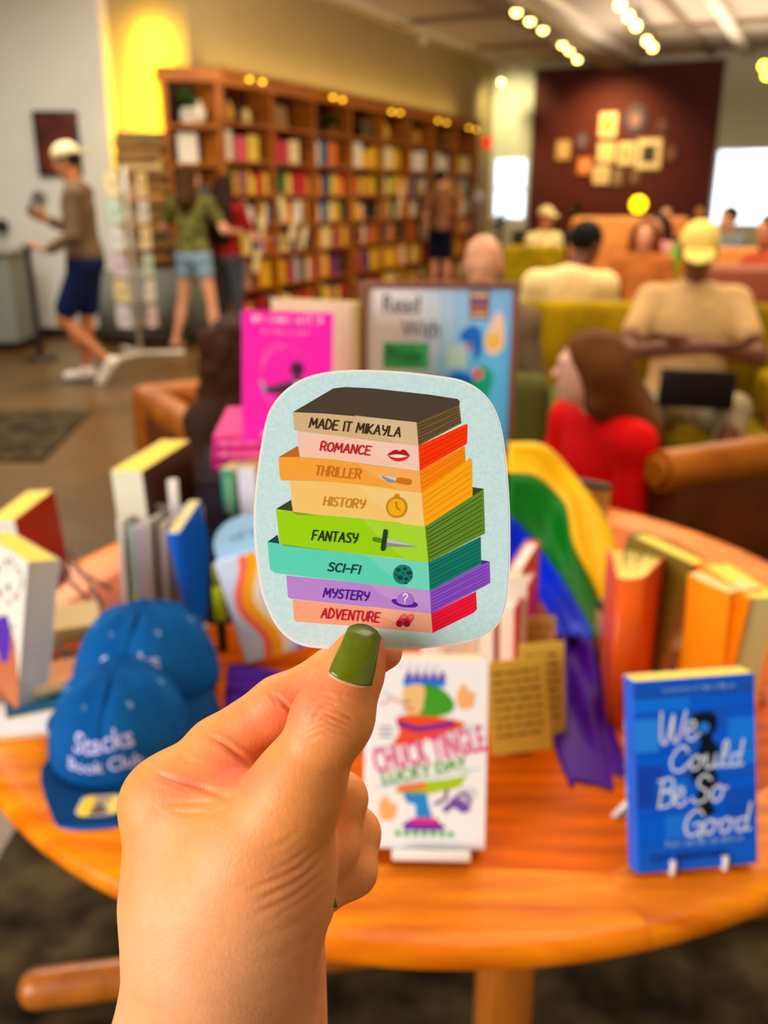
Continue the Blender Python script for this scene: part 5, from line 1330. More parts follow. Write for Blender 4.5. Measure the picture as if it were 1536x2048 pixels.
# ------------------------------------------------------------------ two blue caps
capm=mat('washed_blue_cotton',(4,78,150),.9,.08,c2=(16,92,160),vscale=14,var=.12,bump=.35,bscale=500); capd=mat('blue_cap_brim_cotton',(14,56,104),.9,.08,var=.1,vscale=14,bump=.35,bscale=500)
thread=mat('pale_lilac_thread',(196,196,250),.6,.2); 
def cap(label,loc,yaw,tilt,roll,sticker=True,words=(('Stacks',.0,.050,.032),('Book Club',.0,.026,.0215)),lift=0):
    c=thing('baseball_cap',label,'cap',loc,rot=(tilt,roll,yaw)); a,b_,H=.088,.10,.110
    def crown(th,ph):
        """th around from the front (-y), ph 0 rim .. 1 top"""
        e=ph*math.pi/2; r=math.cos(e)**.75; fr=max(0,math.cos(th))
        x=a*r*math.sin(th); y=-b_*r*math.cos(th)*(1 if math.cos(th)>0 else .98); z=H*(math.sin(e)**.95)*(1-.10*(1-fr)*(1-ph))+.004*math.sin(6*th)*math.sin(e*2)
        dent=.005*math.exp(-((ph-.80)/.16)**2)*math.exp(-(th/.5)**2)
        return (x,y-.006*fr*math.sin(e*2)+dent,z-dent*.6)
    n,m=16,48
    mb=MB(); P=[[crown(2*math.pi*j/m,i/n*.985) for j in range(m+1)] for i in range(n+1)]; mb.grid(P); cr=mb.build('crown',capm,c); solidify(cr,.002,1)
    for k in range(6):
        th=k*math.pi/3; mb=MB(); mb.tube([tuple(Vector(crown(th,i/12*.97))*1.004) for i in range(13)],.0011,6); mb.build('seam',capd,cr)
    mb=MB(); mb.ball((0,0,H+.001),(.007,.007,.004),10); mb.build('top_button',capm,c)
    for th in (-.5,.5,1.5,-1.5):
        p=Vector(crown(th,.62)); mb=MB(); nrm=(p-Vector((0,0,.02))).normalized(); x=nrm.orthogonal().normalized(); mb.lathe([(.0022,0),(.0046,.0),(.005,.001),(.0040,.0018),(.0022,.001)],14,0,frame(p+nrm*.0005,x,nrm.cross(x),nrm)); mb.build('eyelet',mat('eyelet_thread',(120,160,200),.6,.2),cr)
    def brim(u,v):
        th=(u-.5)*2*1.25; x0,y0,_=crown(th,0); L=.072*math.cos(th*.72)**.9
        x=x0+L*v*math.sin(th)*.42; y=y0-L*v*math.cos(th*.35); return (x,y,.004-.016*(abs(x)/.09)**2*v+ .004*v*(1-v)-.002*v)
    mb=MB(); mb.grid([[brim(j/24,i/10) for j in range(25)] for i in range(11)]); br=mb.build('brim',capd,c); solidify(br,.0035,0)
    for v in (.3,.45,.6,.75,.9):
        mb=MB(); mb.tube([tuple(Vector(brim(.06+.88*j/24,v))+Vector((0,0,.0022))) for j in range(25)],.0006,5); mb.build('brim_stitching',capm,br)
    mb=MB(); mb.tube([tuple(brim(j/24,1.0)) for j in range(25)],.0021,6); mb.build('brim_edge',mat('blue_brim_piping',(30,92,190),.7,.2),br)
    A=Art(.0012)
    for t_,x,y,s in words:
        vs,fs=font_polys(t_,s,bold=.0004,align='CENTER'); A.raw([(p+x,q+y) for p,q in vs],fs,(196,196,250),1)
    def wrap(x,y,z):
        th=x/a; ph=math.asin(min(1,(y/H)))*2/math.pi; p=Vector(crown(th,max(ph,0))); q=Vector((p.x,p.y*.9,p.z*.5)).normalized(); return p+q*(.0022+z)
    A.build('embroidery',cr,fn=wrap,rough=.7)
    if sticker:
        A=Art(.0003); foil=(226,196,96); pts=[]
        for k in range(32):
            t=2*math.pi*k/32; X=math.copysign(abs(math.cos(t))**.45,math.cos(t)); Y=math.copysign(abs(math.sin(t))**.45,math.sin(t)); pts.append((X*.019,Y*.019))
        A.poly(pts,(222,206,160),1); A.stroke([(-.011,-.014),(-.010,.012)],.010,(246,206,40),2); A.stroke([(.012,-.013),(.012,.012)],.006,(246,214,90),2); A.stroke([(-.004,.010),(.009,.010)],.004,(170,110,60),2); A.stroke([(-.004,-.008),(.008,-.008)],.004,(190,120,50),2)
        def onb(x,y,z): q=brim(.5+x*5.2,.52-y*13.5); return (q[0],q[1],q[2]+.0022+z)
        A.build('brim_sticker',br,fn=onb,rough=.2)
    return c
cap('front blue cotton cap with lilac embroidery and a gold brim sticker',T(244,1486),rad(5),rad(0),0)
cap('rear blue cotton cap propped on the front cap',T(296,1362,TZ+.020),rad(2),rad(-6),rad(0),sticker=False).scale=(1.14,1.05,1.04)
# ------------------------------------------------------------------ people
def nv(v): v=np.array(v,float); return v/np.linalg.norm(v)
SKIN={'fair':(226,160,122),'pale':(232,176,146),'tan':(196,122,76),'brown':(110,60,38)}
def person(label, J, f, hf=None, skin='fair', shirt=(120,120,120), sleeves='short', pants=(40,50,80), legs='long', shoe=(230,230,225), hair=(60,36,20), hairstyle='short', hat=None, k=1.0, h=0.009, hairlen=.40, curl=.5, shirtvar=0.1, shirt_c2=None, bulk=1.0, shirtlen=.12, palm=None):
    """J: joint -> world point. f: facing of the body, hf: facing of the head"""
    J={a:np.array(tuple(b),float) for a,b in J.items()}
    up=np.array([0,0,1.0]); f=nv(f); s=nv(np.cross(f,up)); hf=nv(hf) if hf is not None else f
    base=Vector((J['pelvis'][0],J['pelvis'][1],0.0)); p=thing('person',label,'person',base); off=tuple(base)
    sk=mat('skin_%s'%skin,SKIN[skin],.5,.35,var=.06,vscale=12,sss=.05)
    pel,nk=J['pelvis'],J['neck']; tu=nv(nk-pel); ts=nv(s-tu*(s@tu)); tf=np.cross(tu,ts); AXS=[ts,tf,tu]; tl=np.linalg.norm(nk-pel)
    b=Solid()
    def torso(S,g=0.0,lo=True,kk=.05):
        S.ell(pel+tu*tl*.66,((.150*bulk)*k+g,(.098*bulk)*k+g,tl*.36+g),kk,AXS)
        S.ell(pel+tu*tl*.30,((.132*bulk)*k+g,(.092*bulk)*k+g,tl*.36+g),kk,AXS)
        if lo: S.ell(pel-tu*.02,(.158*k*bulk+g,.112*k*bulk+g,.125*k+g),kk,AXS)
        for q in 'LR':
            S.cone(nk-tu*.03*k,J['sh'+q],.052*k+g,.056*k+g,kk)
    torso(b)
    # neck, head with face
    hd=J['head']; hs=nv(np.cross(hf,up)); hu=np.cross(hs,hf); 
    if hu[2]<0: hu=-hu
    HA=[hs,hf,hu]; c=hd
    b.cone(nk-tu*.02,c-hu*.06*k-hf*.015*k,.056*k,.052*k,.02)
    b.ell(c+hu*.028*k-hf*.012*k,(.076*k,.094*k,.088*k),.01,HA); b.ell(c-hu*.035*k+hf*.022*k,(.057*k,.066*k,.082*k),.03,HA)
    b.cone(c-hu*.092*k+hf*.058*k,c-hu*.09*k+hf*.066*k,.020*k,.018*k,.02)
    b.cone(c+hf*.084*k+hu*.012*k,c+hf*.104*k-hu*.022*k,.008*k,.012*k,.012)
    b.cone(c+hf*.082*k+hu*.026*k-hs*.03*k,c+hf*.082*k+hu*.026*k+hs*.03*k,.009*k,.009*k,.02)
    for q in (-1,1):
        b.ell(c+hs*q*.076*k-hu*.005*k-hf*.004*k,(.009*k,.020*k,.031*k),.006,HA)
        b.cut(c+hs*q*.030*k+hf*.088*k+hu*.008*k,(.014*k,.008*k,.009*k),.008,HA)
    b.cone(c-hu*.055*k+hf*.082*k-hs*.016*k,c-hu*.055*k+hf*.082*k+hs*.016*k,.009*k,.009*k,.008)
    # arms and hands
    for q in 'LR':
        sh,el,wr=J['sh'+q],J['el'+q],J['wr'+q]; b.cone(sh,el,.050*k*bulk,.041*k,.03); b.cone(el,wr,.041*k,.027*k,.02)
        d=nv(J.get('fi'+q,wr+(wr-el))-wr); n=np.cross(d,tf if abs(d@tf)<.9 else ts); n=nv(n); w=np.cross(n,d)
        side=1 if q=='L' else -1
        pc=wr+d*.05*k; b.ell(pc,(.012*k+.002,.040*k,.050*k),.015,[n,w,d])
        for i,(o,l) in enumerate(((-.030,.066),(-.010,.076),(.010,.072),(.029,.056))):
            a=wr+d*.085*k+w*o*k; m=a+(d*math.cos(curl*.5)-n*math.sin(curl*.5))*l*.55*k; e=m+(d*math.cos(curl*1.3)-n*math.sin(curl*1.3))*l*.5*k
            b.cone(a,m,.0098*k,.0092*k,.004); b.cone(m,e,.0092*k,.0080*k,.003)
        a=wr+d*.03*k-w*.034*k; m=a+(d*.75-w*.6-n*.2)*.042*k; e=m+(d*.95-w*.1-n*.3)*.032*k; b.cone(a,m,.0135*k,.0115*k,.012); b.cone(m,e,.0115*k,.009*k,.004)
    # legs and feet
    for q in 'LR':
        hp,kn,an=J['hip'+q],J['kn'+q],J['an'+q]; b.cone(hp,kn,.083*k*bulk,.054*k,.04); b.cone(kn,an,.052*k,.035*k,.02)
        cf=kn*.66+an*.34; bk=nv(np.cross(np.cross(nv(an-kn),f),nv(an-kn))); b.ell(cf+bk*.018*k,(.05*k,.05*k,.10*k),.04,[s,f,up])
        td=nv(J.get('toe'+q,an+f)-an); b.cone(an+np.array([0,0,-.02]),an+td*.14*k+np.array([0,0,-.045])*(1 if 'toe'+q not in J else .3),.036*k,.028*k,.03)
    V,Q=b.mesh(h); V=relax(V,Q,1,.4); bd_=mesh_np('body',V,Q[:,::-1],sk,p,off)
    # clothes
    def cloth(name,S,m,g=0): 
        v,q=S.mesh(h); v=relax(v,q,2,.5); return mesh_np(name,v,q[:,::-1],m,p,off)
    S_=Solid(); torso(S_,.013*k,lo=False)
    S_.ell(pel+tu*shirtlen*.2,(.160*k*bulk+.016,.112*k*bulk+.016,.13*k),.05,AXS)
    for q in 'LR':
        sh,el,wr=J['sh'+q],J['el'+q],J['wr'+q]
        if sleeves=='short': S_.cone(sh,sh*.42+el*.58,.062*k*bulk,.063*k,.04)
        else: S_.cone(sh,el,.061*k*bulk,.052*k,.04); S_.cone(el,el*.12+wr*.88,.052*k,.041*k,.03)
    cn='cloth_%02x%02x%02x'%shirt
    sm=mat(cn,shirt,.85,.15,c2=shirt_c2,vscale=16,var=shirtvar,bump=.5,bscale=18)
    cloth('shirt',S_,sm)
    S_=Solid(); S_.ell(pel-tu*.03,(.160*k*bulk+.012,.116*k*bulk+.012,.12*k),.05,AXS)
    for q in 'LR':
        hp,kn,an=J['hip'+q],J['kn'+q],J['an'+q]
        if legs=='long': S_.cone(hp,kn,.093*k*bulk,.068*k,.05); S_.cone(kn,an*.95+kn*.05,.066*k,.054*k,.03)
        elif legs=='knee': S_.cone(hp,kn*.78+hp*.22,.096*k*bulk,.088*k,.05)
        else: S_.cone(hp,kn*.34+hp*.66,.094*k*bulk,.092*k,.05)
    cloth('trousers' if legs=='long' else 'shorts',S_,mat('cloth_%02x%02x%02x'%pants,pants,.85,.15,var=.12,vscale=10,bump=.5,bscale=16))
    if shoe:
        for q in 'LR':
            an=J['an'+q]; td=nv(J.get('toe'+q,an+f)-an); dn=-up*(1 if 'toe'+q not in J else .45); S_=Solid()
            S_.cone(an+dn*.035*k-td*.02,an+dn*.052*k+td*.15*k,.047*k,.037*k,.02); S_.cone(an+dn*.035*k-td*.03,an,.045*k,.045*k,.02); S_.half(-up,.0 if an[2]<.3 else 99)
            cloth('shoe',S_,mat('shoe_%02x%02x%02x'%shoe,shoe,.6,.3,var=.1))
    # hair
    hm=mat('hair_%02x%02x%02x'%hair,hair,.6,.12,var=.3,vscale=30,stretch=(9,9,1),bump=.6,bscale=90)
    if hairstyle!='bald':
        S_=Solid(); S_.ell(c+hu*.034*k-hf*.016*k,(.084*k,.100*k,.094*k),.01,HA); 
        if hairstyle=='long':
            S_.ell(c-hu*.04*k-hf*.055*k,(.085*k,.06*k,.13*k),.05,HA)
            end=nk-tf*.115*k-tu*hairlen*k; S_.chain([c-hf*.07*k,nk-tf*.085*k,nk-tf*.115*k-tu*hairlen*.35*k,end],[.075*k,.088*k,.082*k,.045*k],.04)
            for q in (-1,1): S_.chain([c+hs*q*.066*k-hf*.02*k+hu*.03*k,c+hs*q*.072*k-hf*.03*k-hu*.10*k,nk+ts*q*.085*k-tf*.05*k-tu*.08*k],[.03*k,.032*k,.028*k],.03)
            if hairlen>.2:
                for q in (-1,1): S_.chain([c+hs*q*.07*k-hf*.05*k,nk+ts*q*.10*k-tf*.085*k-tu*.05*k,nk+ts*q*.115*k-tf*.125*k-tu*.2*k,nk+ts*q*.10*k-tf*.13*k-tu*hairlen*k],[.05*k,.06*k,.055*k,.025*k],.04)
        elif hairstyle=='curly':
            S_.ell(c-hu*.07*k-hf*.05*k,(.115*k,.10*k,.15*k),.05,HA)
            for i in range(40):
                a=R.uniform(0,6.28); z=R.uniform(-.2,.08); S_.ell(c+hs*math.cos(a)*.105*k+hf*(math.sin(a)*.07-.06)*k+hu*z*k,(.030*k,)*3,.015)
        S_.cut(c+hf*.095*k-hu*.045*k,(.070*k,.085*k,.115*k),.015,HA)
        cloth('hair',S_,hm)
    for q in (-1,1):
        mb=MB(); e=c+hs*q*.030*k+hf*.078*k+hu*.008*k; M=frame(Vector(e)-base,Vector(hs),Vector(hf),Vector(hu)); mb.ball((0,0,0),(.0095*k,.008*k,.0065*k),10,0,M); mb.ball((0,.0058*k,0),(.0045*k,.0035*k,.0045*k),8,1,M)
        mb.build('eye',[mat('eye_white',(232,226,220),.2,.5),mat('eye_iris',(40,26,18),.2,.5)],bd_)
    if hat:
        S_=Solid(); S_.ell(c+hu*.055*k-hf*.012*k,(.089*k,.104*k,.085*k),.01,HA); S_.half(-hu,-(hu@(c+hu*.035*k)))
        hm2=mat('hat_%02x%02x%02x'%hat[0],hat[0],.8,.2,var=.08); cloth('cap_crown',S_,hm2)
        S_=Solid(); bd=hf if hat[1]=='front' else -hf
        S_.ell(c+hu*.040*k+bd*.115*k,(.074*k,.085*k,.010*k),.01,[hs,nv(hf-hu*.2*(1 if hat[1]=='front' else -1)),nv(hu+hf*.2*(1 if hat[1]=='front' else -1))]); cloth('cap_brim',S_,hm2)
    return p
def stand(x,y,f,H=1.75,lean=0.0,spread=.09,**o):
    """joints of a standing figure, arms hanging"""
    f=nv(f); s=nv(np.cross(f,[0,0,1])); k=H/1.75; P=lambda a,b,z: np.array([x,y,0])+s*a*k+f*b*k+np.array([0,0,z*k])
    J=dict(pelvis=P(0,0,.95),neck=P(0,lean*.5,1.47),head=P(0,.03+lean*.7,1.635))
    for q,g in (('L',-1),('R',1)):
        J.update({'sh'+q:P(g*.185,lean*.45,1.41),'el'+q:P(g*.23,-.02,1.12),'wr'+q:P(g*.23,.06,.88),'hip'+q:P(g*.085,0,.90),'kn'+q:P(g*spread*1.05,.02,.49),'an'+q:P(g*spread*1.15,0,.09)})
    J.update({a:np.array(b,float) for a,b in o.items()}); return J,P,k
def seat(x,y,f,hz=.46,H=1.75,back=.10,knee=.42,**o):
    f=nv(f); s=nv(np.cross(f,[0,0,1])); k=H/1.75; P=lambda a,b,z: np.array([x,y,0])+s*a*k+f*b*k+np.array([0,0,hz+z*k])
    J=dict(pelvis=P(0,0,.09),neck=P(0,-back,.60),head=P(0,-back+.04,.765))
    for q,g in (('L',-1),('R',1)):
        J.update({'sh'+q:P(g*.185,-back+.01,.54),'el'+q:P(g*.24,.06-back,.27),'wr'+q:P(g*.12,.27,.20),'hip'+q:P(g*.09,.02,.06),'kn'+q:P(g*.13,knee,.07),'an'+q:np.array([x,y,0])+s*g*.12*k+f*(knee+.06)*k+np.array([0,0,.09])})
    J.update({a:np.array(b,float) for a,b in o.items()}); return J,P,k

# walking man with a phone
J,P,k=stand(-2.33,7.28,(-1,-.12,0),1.80)
J.update(elR=P(.21,.06,1.13),wrR=P(.16,.28,1.22),fiR=P(.14,.40,1.28),elL=P(-.24,.02,1.12),wrL=P(-.20,.22,1.02),fiL=P(-.18,.3,1.04),knL=P(-.09,.20,.50),anL=P(-.1,-.12,.17),toeL=P(-.1,-.02,.02),knR=P(.09,.05,.49),anR=P(.09,.10,.09),neck=P(0,.02,1.47),head=P(0,.06,1.63))
pm=person('person in brown sweater, navy shorts and cream cap walking left with a phone',J,(-1,-.12,0),(-1,-.10,-.25),'tan',(112,88,64),'long',(14,26,72),'knee',(238,226,214),(40,28,20),'short',((224,206,160),'back'),k,bulk=1.12,h=.009)
ph=thing('smartphone','dark smartphone held by the walking person','phone',tuple(P(.13,.40,1.30))); ph.rotation_euler=(rad(40),rad(-25),rad(80)); mb=MB(); mb.rbox((-.037,-.004,-.02),(.037,.004,.13),.003); mb.build('body',black_m,ph); mb=MB(); mb.box((-.034,-.0046,-.016),(.034,-.004,.126)); mb.build('screen',mat('phone_screen',(40,50,66),.1,.5),ph)
# leash-like white stripe on the shorts: side panel
# woman by the end bookcase
fw=(.35,.94,0); J,P,k=stand(-1.83,8.98,(.25,.97,0),1.70,spread=.15)
J.update(elL=P(-.34,.10,1.18),wrL=P(-.30,.22,1.02),elR=P(.34,.02,1.16),wrR=P(.36,.25,1.13),fiR=P(.36,.4,1.16),knL=P(-.16,.02,.48),anL=P(-.24,-.05,.08),knR=P(.15,.02,.48),anR=P(.17,0,.08))
person('person in green patterned top and denim shorts facing the end bookcase',J,(.25,.97,0),(.75,.6,.15),'fair',(72,70,30),'short',(134,160,184),'short',(196,140,100),(70,40,18),'long',None,k,h=.009,hairlen=.12,shirt_c2=(128,124,56))
J,P,k=stand(-1.56,9.28,(.5,.85,0),1.62)
J.update(elR=P(.26,.14,1.12),wrR=P(.22,.36,1.10))
person('person in red top and grey trousers standing behind the one in denim shorts',J,(.5,.85,0),None,'fair',(150,24,24),'short',(66,70,74),'long',(224,220,214),(50,28,16),'long',None,k,h=.011)
J,P,k=stand(.84,14.05,(.3,.95,0),1.78)
J.update(elR=P(.22,.2,1.15),wrR=P(.2,.4,1.3))
person('person in navy shorts browsing at the far end of the bookcase',J,(.9,.4,0),None,'fair',(150,104,66),'short',(10,18,44),'knee',(210,200,190),(30,22,16),'short',None,k,h=.013)
# seated people
J,P,k=seat(.42,3.85,(.3,1,0),.43,1.70)
person('bald person seated behind the framed poster',J,(.3,1,0),(-.3,-1,-.3),'fair',(120,96,70),'long',(50,46,44),'long',None,(120,90,60),'bald',None,k,h=.009)
J,P,k=seat(1.04,5.15,(.25,1,0),.44,1.74)
J.update(head=P(.07,.02,.75))
person('person in pale yellow t-shirt seated with back turned',J,(.25,1,0),(.8,.55,-.25),'brown',(250,214,150),'short',(60,60,66),'long',None,(20,14,12),'short',None,k,h=.009,bulk=1.15)
J,P,k=seat(1.45,4.28,(-.25,-.97,0),.40,1.80,back=.16)
J.update(wrL=P(.10,.22,.42),elL=P(-.29,.08,.33),wrR=P(-.10,.27,.40),elR=P(.29,.08,.33),knL=P(-.17,.42,.16),knR=P(.17,.42,.14),anL=P(-.10,.75,-.26),anR=P(.16,.72,-.28))
person('person in beige polo and cream cap seated with crossed arms and a laptop',J,(-.25,-.97,0),(-.3,-1,-.35),'brown',(206,164,108),'short',(176,156,122),'long',(50,40,36),(24,16,12),'short',((246,214,112),'front'),k,h=.008,bulk=1.2)
lp=thing('laptop','black laptop on the lap of the person in beige polo','laptop',tuple(P(0,.46,.20))); lp.rotation_euler=(0,0,math.atan2(-.25,.97)+0.0)
mb=MB(); mb.rbox((-.15,-.12,0),(.15,.08,.018),.004); mb.build('base',black_m,lp); mb=MB(); mb.rbox((-.15,-.130,.005),(.15,-.120,.17),.004,0,Matrix.Rotation(rad(6),4,'X')); mb.build('lid',mat('laptop_lid',(12,12,14),.4,.4),lp)
J,P,k=seat(.66,2.70,(-.93,-.36,0),.255,1.62,back=.02)
J.update(elL=P(-.24,.02,.27),wrL=P(-.16,.26,.22),elR=P(.24,.04,.27),wrR=P(.14,.28,.22),head=P(0,.06,.75))
pr=person('person in bright red sweater with long brown hair seated in profile',J,(-.93,-.36,0),(-1,.10,.02),'pale',(226,6,8),'long',(40,40,60),'long',None,(104,58,18),'long',None,k,h=.006)
J,P,k=seat(-.50,2.98,(.85,-.5,0),.25,1.62,back=.0)
person('person with dark curly hair slumped in the left leather chair',J,(.85,-.5,0),(1,-.1,-.1),'fair',(58,36,28),'long',(50,50,70),'long',None,(66,34,16),'curly',None,k,h=.008)
# far seating group
def far_person(label,px,py,y,H,f,skin,shirt,hairc,style,hat=None,seated=True,hz=.45,pants=(50,44,40)):
    p=at_y(px,py,y); J,P,k=seat(p.x,y,f,hz,H); return person(label,J,f,None,skin,shirt,'short',pants,'long',None,hairc,style,hat,k,h=.014)
far_person('distant person in cream cap seated before the maroon wall',1100,440,10.5,1.7,(.5,-.85,0),'tan',(238,216,150),(50,30,20),'short',((226,206,140),'front'))
far_person('distant person in pink top seated beside the yellow globe lamp',1310,450,9.0,1.62,(-.8,-.6,0),'fair',(226,150,150),(60,36,22),'long')
far_person('distant person in black seated behind the pink-topped one',1335,400,12.0,1.75,(-.2,-1,0),'fair',(20,20,26),(24,18,16),'short')
far_person('distant person in navy at the maroon wall',1400,420,13.0,1.75,(-.4,-1,0),'tan',(24,28,44),(24,18,14),'short')
far_person('distant person in grey before the bright right window',1450,415,9.5,1.75,(-.9,-.4,0),'fair',(120,130,140),(40,26,18),'short')
far_person('person with bare forearm raised at the right edge',1528,440,6.6,1.72,(-.95,-.3,0),'tan',(176,70,40),(50,26,14),'long')
far_person('distant person with auburn hair behind the yellow t-shirt person',1285,520,7.1,1.62,(-.3,-.95,0),'fair',(170,96,40),(120,60,24),'long')
# ------------------------------------------------------------------ seating and the rest of the shop
leather=mat('tan_leather',(156,80,4),.45,.2,c2=(186,104,8),vscale=5,var=.12,bump=.25,bscale=70); leather_b=mat('brown_leather',(88,36,4),.5,.15,c2=(108,46,6),vscale=4,var=.12,bump=.25,bscale=70)
green=mat('olive_green_velvet',(128,106,2),.85,.1,c2=(172,138,4),vscale=5,var=.15); woodleg=mat('dark_wood_leg',(50,28,14),.45,.35)
def club_chair(label,front,back,rollz,m,mr,width=.78,inner=1,arms=2):
    """rolled-arm club chair; near arm runs from point `back` to `front` (world xy); inner: side on which the seat lies"""
    a=Vector((front[0],front[1],0)); b_=Vector((back[0],back[1],0)); d=(a-b_); L=d.length; d.normalize(); q=Vector((-d.y,d.x,0))*inner
    t=thing('club_chair',label,'armchair',(b_+d*L/2+q*width/2)); M=frame(b_-t.location,d,q,UP)
    r=.062
    for nm,y0 in (('arm',0),('arm',width-.15))[:arms]:
        mb=MB(); mb.rbox((.02,y0+.015,.10),(L-.01,y0+.135,rollz-.03),.025,0,M); 
        mb.tube([tuple(M@Vector((x,y0+.07,rollz))) for x in (.0,.05,.5*L,L-.03,L)],[r*.9,r,r,r,r*.96],20,1); mb.tube([tuple(M@Vector((L,y0+.07,rollz))),tuple(M@Vector((L+.012,y0+.07,rollz)))],[r*.75,r*.6],20,1); mb.build(nm,[m,mr],t)
    mb=MB(); mb.rbox((-.10,.0,.12),(.10,width if arms>1 else width*.6,rollz+.06),.05,0,M); mb.build('backrest',mr,t)
    mb=MB(); mb.rbox((.08,.15,.14),(L+.01,width-(.15 if arms>1 else .0),.27),.03,0,M); mb.build('seat_base',m,t)
    mb=MB(); mb.rbox((.09,.155,.265),(L+.03,width-.155,.40),.05,0,M); mb.build('seat_cushion',mr,t)
    for x,y in ((.0,.05),(.0,width-.05),(L-.06,.05),(L-.06,width-.05)):
        mb=MB(); mb.lathe([(.018,.013),(.024,.06),(.026,.13)],12,0,M@Matrix.Translation((x,y,0))); mb.build('leg',woodleg,t)
    return t
club_chair('brown leather chaise with one rolled arm at the right behind the table',(.80,2.36),(1.55,2.70),.705,leather_b,leather,.66,-1,1)
club_chair('tan leather club chair with rolled arm holding the curly-haired person',(-.62,2.92),(-1.02,3.62),.64,leather_b,leather,.86,1)
def armchair(label,x,y,rz,m,w=.78,dp=.78,hb=.92,seat_z=.42,name='armchair'):
    t=thing(name,label,name.replace('_',' '),(x,y,0),rz)       # faces local -y
    mb=MB(); mb.rbox((-w/2+.12,-dp/2,.20),(w/2-.12,dp/2-.14,.31),.025); mb.build('seat_base',m,t)
    mb=MB(); mb.rbox((-w/2+.125,-dp/2-.02,.305),(w/2-.125,dp/2-.15,seat_z),.045); mb.build('seat_cushion',m,t)
    mb=MB(); mb.rbox((-w/2+.02,dp/2-.17,.2),(w/2-.02,dp/2,hb),.06,0,Matrix.Translation((0,dp/2,.2))@Matrix.Rotation(rad(-7),4,'X')@Matrix.Translation((0,-dp/2,-.2))); mb.build('backrest',m,t)
    for s_ in (-1,1):
        mb=MB(); mb.rbox((s_*(w/2-.06)-.06,-dp/2,.18),(s_*(w/2-.06)+.06,dp/2-.05,.62),.04); mb.build('arm',m,t)
        for y0 in (-dp/2+.06,dp/2-.08):
            mb=MB(); mb.lathe([(.014,.013),(.022,.20)],10,0,Matrix.Translation((s_*(w/2-.08),y0,0))); mb.build('leg',woodleg,t)
    return t
fc=lambda fx,fy: math.atan2(fx,-fy)
armchair('olive green two-seat sofa holding the person with the laptop',1.27,4.32,fc(-.15,-.98),green,1.36,.80,.92,name='sofa')
armchair('olive armchair under the pale yellow t-shirt person',1.06,5.16,fc(.25,1),mat('moss_velvet',(84,80,20),.8,.2,var=.15,vscale=5),.74,.74,.78)
armchair('olive chair under the bald person',.42,3.85,fc(.3,1),MATS['moss_velvet'],.70,.70,.78)
orange=mat('orange_leather',(196,112,22),.45,.4,c2=(214,136,36),vscale=4,var=.12,bump=.2,bscale=60)
p=at_y(1275,450,9.2); armchair('big orange leather armchair below the maroon wall',p.x,9.4,fc(-.2,-1),orange,1.25,.95,1.22,.45)
p=at_y(1112,470,9.5); armchair('green armchair left of the big orange one',p.x-.2,9.3,fc(.3,1),green,.62,.7,.98)
p=at_y(1500,450,8.0); armchair('orange leather armchair at the right edge below the window',p.x,7.7,fc(-.6,-.8),orange,1.1,.9,1.0)
p=at_y(1100,470,12); armchair('dark armchair far back beside the pale wall strip',p.x,12,fc(0,-1),mat('dark_velvet',(40,26,18),.7,.2),.9,.8,1.0)
armchair('green armchair at the right edge beside the laptop person',2.35,3.95,fc(-.9,-.4),green,.8,.8,.88)
armchair('rust leather armchair behind the cream cap person',2.30,5.4,fc(-.3,-1),mat('rust_leather',(130,52,14),.45,.4,var=.12,vscale=4),1.0,.9,1.02)
def side_table(label,x,y,w,d,h,c,rz=0.0):
    t=thing('side_table',label,'table',(x,y,0),rz); m=mat('wood_%02x%02x%02x'%c,c,.4,.4,var=.1,vscale=5,stretch=(1,8,1))
    mb=MB(); mb.rbox((-w/2,-d/2,h-.035),(w/2,d/2,h),.008); mb.build('table_top',m,t)
    for sx in (-1,1):
        for sy in (-1,1): mb=MB(); mb.rbox((sx*(w/2-.05)-.02,sy*(d/2-.05)-.02,.013),(sx*(w/2-.05)+.02,sy*(d/2-.05)+.02,h-.035),.004); mb.build('leg',m,t)
    return t
p=at_y(1255,545,6.2); side_table('orange wood side table among the seats behind the yellow t-shirt person',p.x,6.2,1.1,.5,.68,(176,96,22))
p=at_y(1015,520,7.4); side_table('low table with bluish papers left of the green chairs',p.x,7.4,.6,.5,.60,(60,46,40))
o=thing('paper_stack','pale blue papers on the low table behind the bald person','papers',(p.x,7.4,.60),.2); mb=MB(); mb.rbox((-.2,-.15,0),(.2,.15,.06),.004); mb.build('sheets',cmat((150,180,230)),o)
p=at_y(1170,470,8.6); side_table('small dark table carrying the green bottle',p.x,8.6,.45,.45,.70,(60,34,16))
def bottle(label,p,c,s=1.0):  # bottle shape standing in for a small green light
    t=thing('bottle',label,'bottle',p); mb=MB(); mb.lathe([(.036*s,0),(.04*s,.01*s),(.04*s,.14*s),(.016*s,.19*s),(.016*s,.235*s)],18); mb.build('body',mat('glass_%02x%02x%02x'%c,c,.1,.5),t)
    mb=MB(); mb.lathe([(.019*s,.22*s),(.019*s,.25*s)],14); mb.build('cap',black_m,t)
bottle('lime green cup on the small dark table far back',(p.x,8.6,.70),(110,170,20),1.5)
p2=at_y(1352,470,8.3); side_table('small wooden table beside the orange armchair',p2.x,8.3,.45,.45,.72,(150,80,24)); bottle('lime green cup on the small wooden table beside the orange armchair',(p2.x,8.3,.72),(110,180,10),1.5)
# yellow globe lamp
g=at_y(1277,409,11.0); gl=thing('globe_lamp','glowing yellow globe lamp before the maroon wall','lamp',(g.x,g.y,0))
mb=MB(); mb.lathe([(.15,0),(.15,.02),(.02,.04),(.014,.06),(.014,g.z-.10),(.03,g.z-.095),(.03,g.z-.08)],20); mb.build('stand',black_m,gl)
mb=MB(); mb.ball((0,0,g.z),.092,24); mb.build('globe',bulb((255,214,8),3),gl)
